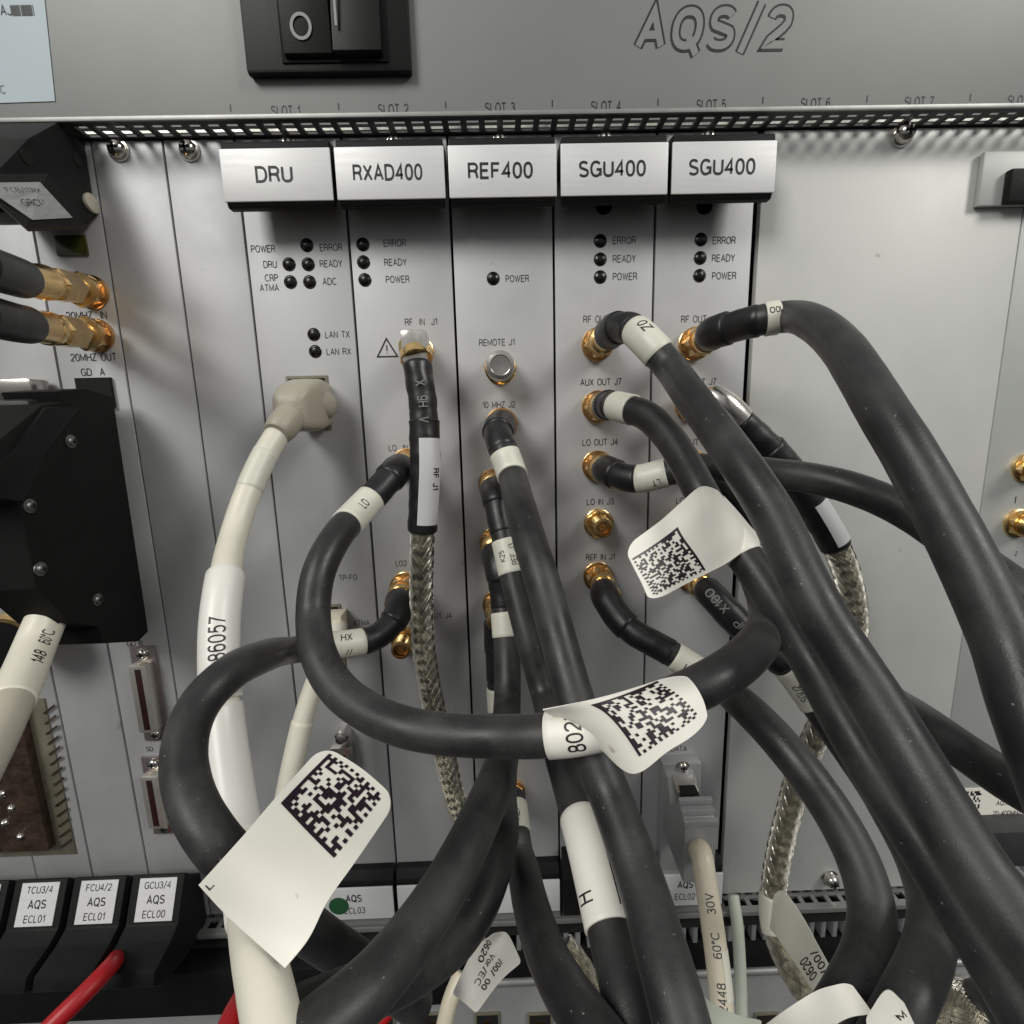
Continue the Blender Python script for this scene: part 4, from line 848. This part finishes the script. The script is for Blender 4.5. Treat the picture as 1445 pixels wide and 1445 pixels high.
# braided straps
bi = Line([(590, 497, -2), (589, 493, -12), (587, 497, -17), (591, 530, -19), (597, 570, -20), (599, 610, -21), (600, 660, -22), (598, 710, -22), (596, 755, -22), (595, 800, -22), (595, 850, -21), (597, 905, -20), (605, 960, -18), (618, 1020, -17), (630, 1075, -16), (640, 1120, -15), (655, 1160, -12), (690, 1210, -8)], 7.0)
ri_ = root('braided_strap_cable', P(590, 497, 0), 'silvery braided cable with RF J1 label hanging before the second module', 'cable', 'braided cables')
s0 = bi.s_at(590, 518); s1 = bi.s_at(596, 752)
b0 = P(590, 497, 3); build('coax_plug', lathe_bm(b0, (0, -1, 0), [(4.6, 0), (4.6, 5), (4.0, 5.6), (3.6, 5.8), (3.6, 12)], 24, hexes=(0, 1)), 'gold', ri_, sharp=.5)
el = P(586, 487, 15); build('elbow', box_bm(el[0]-3.6, el[0]+3.6, el[1]-3.4, el[1]+4, el[2]-5, el[2]+3.8, 1.3), 'clear_dust', ri_, label='silvery elbow of the plug')
build('collar', lathe_bm(P(588, 507, 16), nrm(P(592, 530, 19)-P(588, 507, 16)), [(4.3, -2.4), (4.5, -2.2), (4.5, .2), (4.2, .4)], 24), 'gold', ri_)
bi.tube('heat_shrink', s0-1.5, bi.s_at(598, 600), 3.9, 'shrink', ri_, wob=.035, lip=.5)
hs_ = bi.tube('heat_shrink', bi.s_at(598, 600)-1.5, s1, 4.2, 'shrink', ri_, wob=.03, lip=.5)
bi.text('X  9H  V', bi.s_at(597, 570), 2.6, 'pale_ink', ri_, 4.05, dirn=1, off=.3)
def strip_on(line, sa, sb, r, g0, g1, material, parent, name='paper_strip', side=1, n=30):
    bm = bmesh.new(); prev = None
    for s in np.linspace(sa, sb, n):
        c_, t_, n_ = line.camf(s); sd = nrm(np.cross(t_, n_)); sd = sd if sd@cR > 0 else -sd
        gs = np.linspace(g0, g1, 9)
        cur = [bm.verts.new(Vector(c_+(r+.2)*(n_*math.cos(g)+sd*math.sin(g)))) for g in gs]+[bm.verts.new(Vector(c_+(r+.02)*(n_*math.cos(g)+sd*math.sin(g)))) for g in gs[::-1]]
        if prev:
            m_ = len(cur)
            for k in range(m_): bm.faces.new((prev[k], prev[(k+1) % m_], cur[(k+1) % m_], cur[k]))
        else: first = cur
        prev = cur
    bm.faces.new(first); bm.faces.new(prev[::-1]); bmesh.ops.recalc_face_normals(bm, faces=bm.faces[:])
    return build(name, bm, material, parent, sharp=.8)
sp = strip_on(bi, bi.s_at(600, 622), bi.s_at(598, 738), 4.35, -.35, 1.15, 'label_white', ri_, 'marker_label')
bi.text('RF J1', bi.s_at(600, 672), 2.1, 'ink', sp, 4.6, dirn=1, ang=.72, sx=.8, weight=.01)
bi.braid('braid', s1-3, bi.L, 3.1, 'tin', ri_)
bi.tube('core', s1-3, bi.L, 2.7, 'rail_dark', ri_)
bj = Line([(973, 572, -2), (982, 564, -14), (1000, 560, -20), (1022, 572, -22), (1050, 600, -22), (1078, 625, -22), (1110, 660, -21), (1140, 705, -20), (1168, 750, -20), (1188, 790, -20), (1202, 840, -20), (1206, 890, -19), (1196, 940, -18), (1175, 990, -17), (1150, 1040, -17), (1125, 1100, -18), (1112, 1150, -20), (1100, 1200, -22), (1092, 1250, -25), (1092, 1300, -29), (1104, 1345, -34), (1130, 1390, -40), (1165, 1440, -48), (1190, 1480, -52)], 7.0)
rj = root('braided_strap_cable', P(973, 572, 0), 'silvery braided cable hanging before the plain bright panel with a curled flag', 'cable', 'braided cables')
build('coax_plug', lathe_bm(P(973, 572, 3), (0, -1, 0), [(4.6, 0), (4.6, 5), (3.6, 5.6), (3.6, 10)], 24, hexes=(0, 1)), 'gold', rj, sharp=.5)
bj.tube('barrel', bj.s_at(1000, 562), bj.s_at(1046, 596), 4.1, 'nickel', rj, lip=1.2)
bj.tube('heat_shrink', bj.s_at(1042, 592), bj.s_at(1085, 634), 3.9, 'shrink', rj, wob=.03, lip=.5); bj.tube('heat_shrink', bj.s_at(1082, 630), bj.s_at(1183, 772), 4.3, 'shrink', rj, wob=.025, lip=.5)
strip_on(bj, bj.s_at(1150, 705), bj.s_at(1180, 762), 4.4, .1, 1.3, 'label_white', rj, 'marker_label')
bj.braid('braid', bj.s_at(1180, 768), bj.L, 3.4, 'tin', rj); bj.tube('core', bj.s_at(1180, 768), bj.L, 2.95, 'rail_dark', rj)
bj.tube('label_wrap', bj.s_at(1092, 1262), bj.s_at(1097, 1318), 4.3, 'sleeve', rj, lip=.1)
# flag of the second braid
fl = Sheet([[(1092, 1262, 138), (1106, 1258, 136), (1130, 1290, 131), (1152, 1330, 125), (1178, 1376, 119), (1185, 1388, 117)], [(1086, 1310, 140), (1096, 1322, 136), (1114, 1348, 131), (1134, 1378, 125), (1154, 1408, 119), (1162, 1420, 117)]])
fs = fl.sheet('flag_label', 'sleeve', rj, corner=.04, label='curled white flag label with black digits on the braided cable')
fl.text('/00/', [(1152, 1388), (1126, 1342), (1140, 1330), (1166, 1374)][0:4], fs, weight=.01) if False else None
fl.text('0620', [(1144, 1386), (1128, 1358), (1138, 1348), (1155, 1376)], fs, weight=.01)
fl.text('/00/', [(1160, 1378), (1143, 1346), (1152, 1338), (1170, 1368)], fs, weight=.01)
# ================================================================== FLAG LABELS ON THE CABLES
# flag on the looping cable
s6a, s6b = c6.s_at(774, 1038), c6.s_at(990, 965)
wr = c6.tube('flag_wrap', s6a, s6b-14, DI/2+.22, 'paper', r6, seg=32, lip=.05)
c6.text('86203', c6.s_at(822, 1032), 3.4, 'ink', wr, DI/2+.22, ang=.0, sx=.8, dirn=1) if False else None
bm = bmesh.new(); bm.free()
def ring_text(line, s_, smid, cap, parent, r, sx=.8):      # letters running round the cable
    def fn(x, y, z):
        c_, t, n = line.camf(smid-y*cap*-1*0+(-y)*cap*-1*0-y*cap); yv = nrm(np.cross(n, t)); a = -x*cap*sx/r*-1
        return c_+(r+.06)*(n*math.cos(a)+(-yv if yv@cU > 0 else yv)*-math.sin(a))
    return map_text('lettering', s_, fn, 'ink', parent, fine=.22)
ring_text(c6, '8023', c6.s_at(814, 1034), 3.0, wr, DI/2+.22)
f1 = Sheet([[(766, 1002, 84), (800, 995, 83), (855, 982, 82), (910, 966, 80), (962, 949, 78)],
            [(776, 1009, 86), (815, 1008, 83.5), (868, 1004, 81), (925, 990, 79.5), (980, 966, 78)],
            [(788, 1011, 87), (830, 1030, 83.5), (880, 1040, 80), (938, 1024, 78), (994, 992, 77)],
            [(806, 1020, 88), (846, 1056, 84), (893, 1092, 79), (946, 1058, 77), (1001, 1026, 76)]])
fs1 = f1.sheet('flag_label', 'paper', r6, corner=.17, asp=1.0, corners=(0, 1, 1, 1), label='large folded white flag label with a square of black print, at the centre of the loop')
f1.code([(832, 995), (940, 962), (990, 1016), (893, 1066)][0:1]+[(925, 957), (985, 1010), (903, 1066)], fs1, n=22)
# flag on cable B
f2 = Sheet([[(1022, 700, 116), (1009, 690, 108), (988, 687, 104), (962, 708, 102), (934, 733, 101), (906, 754, 99), (880, 772, 97)],
            [(1042, 722, 114), (1027, 716, 106), (1006, 716, 102.5), (980, 738, 100), (950, 762, 99.5), (922, 782, 98), (894, 800, 96)],
            [(1064, 748, 114), (1050, 746, 107), (1034, 754, 103), (1008, 772, 100), (974, 790, 99), (942, 808, 97), (908, 828, 95)],
            [(1083, 766, 115), (1068, 768, 109), (1052, 776, 105), (1025, 795, 101), (992, 812, 99), (955, 831, 96.5), (918, 853, 94)]])
fs2 = f2.sheet('flag_label', 'paper', rB, corner=.13, asp=1.4, corners=(0, 1, 0, 1), label='folded white flag label with a square of black print, upper right of the centre')
f2.code([(957, 744), (995, 804), (922, 842), (893, 788)], fs2, n=24)
cB.tube('flag_wrap', cB.s_at(1008, 722), cB.s_at(1052, 787), DI/2+.2, 'paper', rB, seg=32, lip=.05)
# flag on the white cable (front-most)
f3 = Sheet([[(455, 1052, 63), (425, 1085, 64), (385, 1130, 66), (345, 1177, 67.5), (310, 1216, 68.5), (280, 1249, 70)],
            [(510, 1086, 62), (478, 1122, 63), (437, 1170, 65), (393, 1218, 66.5), (352, 1262, 67), (322, 1294, 68)],
            [(560, 1130, 61), (533, 1170, 62.5), (500, 1218, 64), (462, 1272, 64.5), (435, 1325, 63.5), (402, 1366, 62.2)]])
fs3 = f3.sheet('flag_label', 'paper', rw, corner=.11, asp=1.6, corners=(1, 0, 1, 0), label='largest white flag label with a square of black print, lower left')
f3.code([(397, 1131), (474, 1209), (542, 1122), (466, 1062)], fs3, n=20)
f3.text('L', [(291, 1249), (296, 1244), (303, 1250), (298, 1256)], fs3, material='grey_ink')
plw.tube('flag_wrap', plw.s_at(338, 1245), plw.s_at(352, 1290), W/2+.25, 'paper', rw, seg=32, lip=.05)
# small label behind, with digits
f4 = Sheet([[(697, 1316, 108), (668, 1342, 108), (638, 1402, 110)], [(716, 1318, 106), (693, 1352, 105), (656, 1416, 108)], [(736, 1358, 106), (706, 1385, 106), (672, 1430, 108)]])
r4l = root('cable_tag', V(690, 1370, 108), 'small white tag printed 0620 behind the cables at the bottom centre', 'tag')
fs4 = f4.sheet('paper_tag', 'paper', r4l, corner=.06)
f4.text('0620', [(694, 1331), (681, 1360), (674, 1355), (688, 1326)][0:4], fs4, weight=.012)
f4.text('Var/EC', [(700, 1350), (677, 1391), (669, 1386), (692, 1345)], fs4, material='grey_ink')
f4.text('/00/ 00', [(711, 1358), (685, 1398), (677, 1393), (703, 1352)], fs4, weight=.012)
tl = Line([(652, 1372, -38), (636, 1410, -42), (622, 1470, -46)], 5.0); tl.tube('tag_cable', 0, tl.L, 2.4, 'cream_jacket', r4l, label='cream cable the tag hangs on')
# wrapped label on cable 2
sl = c2.tube('wrapped_label', c2.s_at(819, 1153), c2.s_at(861, 1314), 7.0/2+.35, 'paper', r2, seg=36, lip=.08)
c2.text('H', c2.s_at(851, 1272), 3.4, 'ink', sl, 3.85, ang=.75, sx=.6); 
def line_on(line, sa, sb, r, ang, wd, parent):
    bm = bmesh.new(); prev = None
    for s in np.linspace(sa, sb, 20):
        c_, t_, n_ = line.camf(s); sd = nrm(np.cross(t_, n_)); sd = sd if sd@cR > 0 else -sd
        cur = [bm.verts.new(Vector(c_+(r+.05)*(n_*math.cos(ang+g)+sd*math.sin(ang+g)))) for g in (-wd, wd)]
        if prev: bm.faces.new((prev[0], prev[1], cur[1], cur[0]))
        prev = cur
    build('printed_line', bm, 'ink', parent)
line_on(c2, c2.s_at(842, 1195), c2.s_at(858, 1290), 3.85, .75, .035, sl)
# labels at the very bottom
b1 = Sheet([[(1075, 1450, 78), (1110, 1424, 76), (1150, 1399, 75), (1178, 1390, 74), (1200, 1386, 74)], [(1110, 1500, 76), (1140, 1475, 74), (1170, 1452, 72), (1198, 1436, 71), (1232, 1430, 70)]])
b1.sheet('flag_label', 'paper', rE, corner=.15, corners=(0, 1, 0, 0), label='out of focus white label at the bottom edge, left of two')
b2 = Sheet([[(1222, 1436, 64), (1250, 1398, 63), (1276, 1416, 62)], [(1228, 1500, 63), (1268, 1480, 62), (1306, 1478, 61)]])
fb2 = b2.sheet('flag_label', 'paper', rD, corner=.05, label='white label at the bottom edge, right of two')
b2.text('M', [(1262, 1432), (1272, 1424), (1281, 1434), (1271, 1440)], fb2)
b3 = Sheet([[(980, 1385, 100), (1000, 1412, 98), (1040, 1432, 98), (1075, 1440, 100)], [(995, 1450, 98), (1010, 1460, 96), (1040, 1470, 96), (1070, 1480, 98)]])
t3 = root('cable_tag', V(1020, 1440, 98), 'pale green-white curled tag at the bottom edge below the cream cable', 'tag'); b3.sheet('paper_tag', 'green_jacket', t3, corner=.05)
# big braid and black lead at the bottom right, yellow tag
bb = Line([(1290, 1470, 70), (1325, 1436, 70), (1365, 1424, 70), (1400, 1438, 70), (1430, 1475, 70)], 9.0)
rb = root('braided_strap_cable', P(1350, 1440, 20), 'thick braided cable loop at the bottom right corner', 'cable', 'braided cables'); bb.braid('braid', 0, bb.L, 4.6, 'tin', rb, carriers=10, pitch=34); bb.tube('core', 0, bb.L, 4.1, 'rail_dark', rb)
bk = Line([(1380, 1404, 44), (1402, 1412, 46), (1420, 1440, 48), (1445, 1490, 50)], 5.6)
rbk = root('signal_cable', P(1400, 1430, 20), 'short black lead curling over the thick braided loop at the bottom right', 'cable'); bk.tube('jacket', 0, bk.L, 2.4, 'jacket', rbk)
yt = Sheet([[(1389, 1372, 122), (1393, 1376, 122)], [(1372, 1404, 122), (1408, 1404, 122)]])
ryt = root('cable_tag', V(1390, 1390, 122), 'small pale yellow triangular tag at the bottom right', 'tag'); yt.sheet('paper_tag', 'cream_edge', ryt, corner=.02)
for k, (pts, lab) in enumerate(((((842, 1372, -52), (830, 1400, -50), (860, 1470, -50)), ''), (((795, 1332, -34), (822, 1370, -38), (848, 1425, -44), (862, 1480, -46)), 'short braided cable showing between two black cables at the bottom centre'), (((905, 1380, -34), (918, 1405, -36), (930, 1480, -40)), 'braided cable glimpsed right of the bottom centre'))):
    if k == 0: continue
    lnk = Line(list(pts), 7); rr_ = root('braided_strap_cable', lnk.C[0], lab, 'cable', 'braided cables'); lnk.braid('braid', 0, lnk.L, 3.2, 'tin', rr_); lnk.tube('core', 0, lnk.L, 2.8, 'rail_dark', rr_)
# red cables
for pts, lab, d_ in ((((190, 1322, -8), (168, 1348, -18), (150, 1370, -31), (118, 1403, -37), (70, 1450, -43), (36, 1486, -47)), 'red cable at the lower left under the black levers', 5.4), (((352, 1398, 34), (330, 1440, 38), (312, 1485, 40)), 'red cable behind the white cable at the bottom', 6), (((566, 1404, -42), (542, 1432, -46), (505, 1480, -50)), 'thin red cable at the bottom, left of the centre', 4.5)):
    lnk = Line(list(pts), d_); rr_ = root('red_cable', lnk.C[1], lab, 'cable', 'red cables'); lnk.tube('jacket', 0, lnk.L, d_/2, 'red_jacket', rr_, seg=24)
# ================================================================== BELOW THE MODULES
du = root('cable_duct', (70, 0, -290), 'dark grey ribbed duct running under the modules', 'duct')
box('duct_back', -170, 310, -14, -10, -312, -268, 'hood', du)
box('upper_bar', -170, 310, 0.5, 3.0, -266.8, -265.2, 'black_plastic', du, bev=.3)
me = None
for k in range(96):
    x = -150+k*4.6
    if me is None: o = build('duct_rib', box_bm(-0.9, 0.9, 0, 10, -284.5, -264.5, .3), 'hood', du); me = o.data
    else: o = bpy.data.objects.new('duct_rib', me); COL.objects.link(o); o.parent = du
    o.location.x = (x-70)*MM+70*MM
box('lower_bar', -170, 310, -8, 3, -293.5, -284.5, 'black_matte', du, bev=.5)
box('shelf_bar', -170, 52, -2, 14, -290, -271, 'black_matte', du, bev=1.5)
lo = root('lower_chassis', (70, 0, -340), 'grey chassis along the bottom edge with dark rounded openings', 'equipment housing')
box('front_plate', -170, 310, -3, 0, -400, -297.8, 'hood', lo, bev=.4)
build('top_edge', lathe_bm((-170, -2.2, -296), (1, 0, 0), [(1.6, 0), (1.6, 480)], 16), 'rail', lo); box('top_ledge', -170, 310, -6, 1.4, -297.6, -296.4, 'rail', lo)
for px in (540, 612, 688, 762, 835, 1080):
    a = P(px, 1440, 0); f = box('opening', a[0]-5, a[0]+5, .05, .9, a[2]-9, a[2]+4.5, 'olive_grey', lo, bev=.3)
    box('opening_shade', a[0]-4.2, a[0]+4.2, .85, 1.0, a[2]-8, a[2]+3.8, 'gap', f)
    build('brass_contact', lathe_bm((a[0], -.9, a[2]-1), (0, -1, .2), [(1.8, 0), (1.8, 2), (1.2, 2.5)], 14), 'gold_dark', f)
box('panel_shelf', -170, 310, -20, -18, -420, -262, 'gap').__setitem__('kind', 'structure')
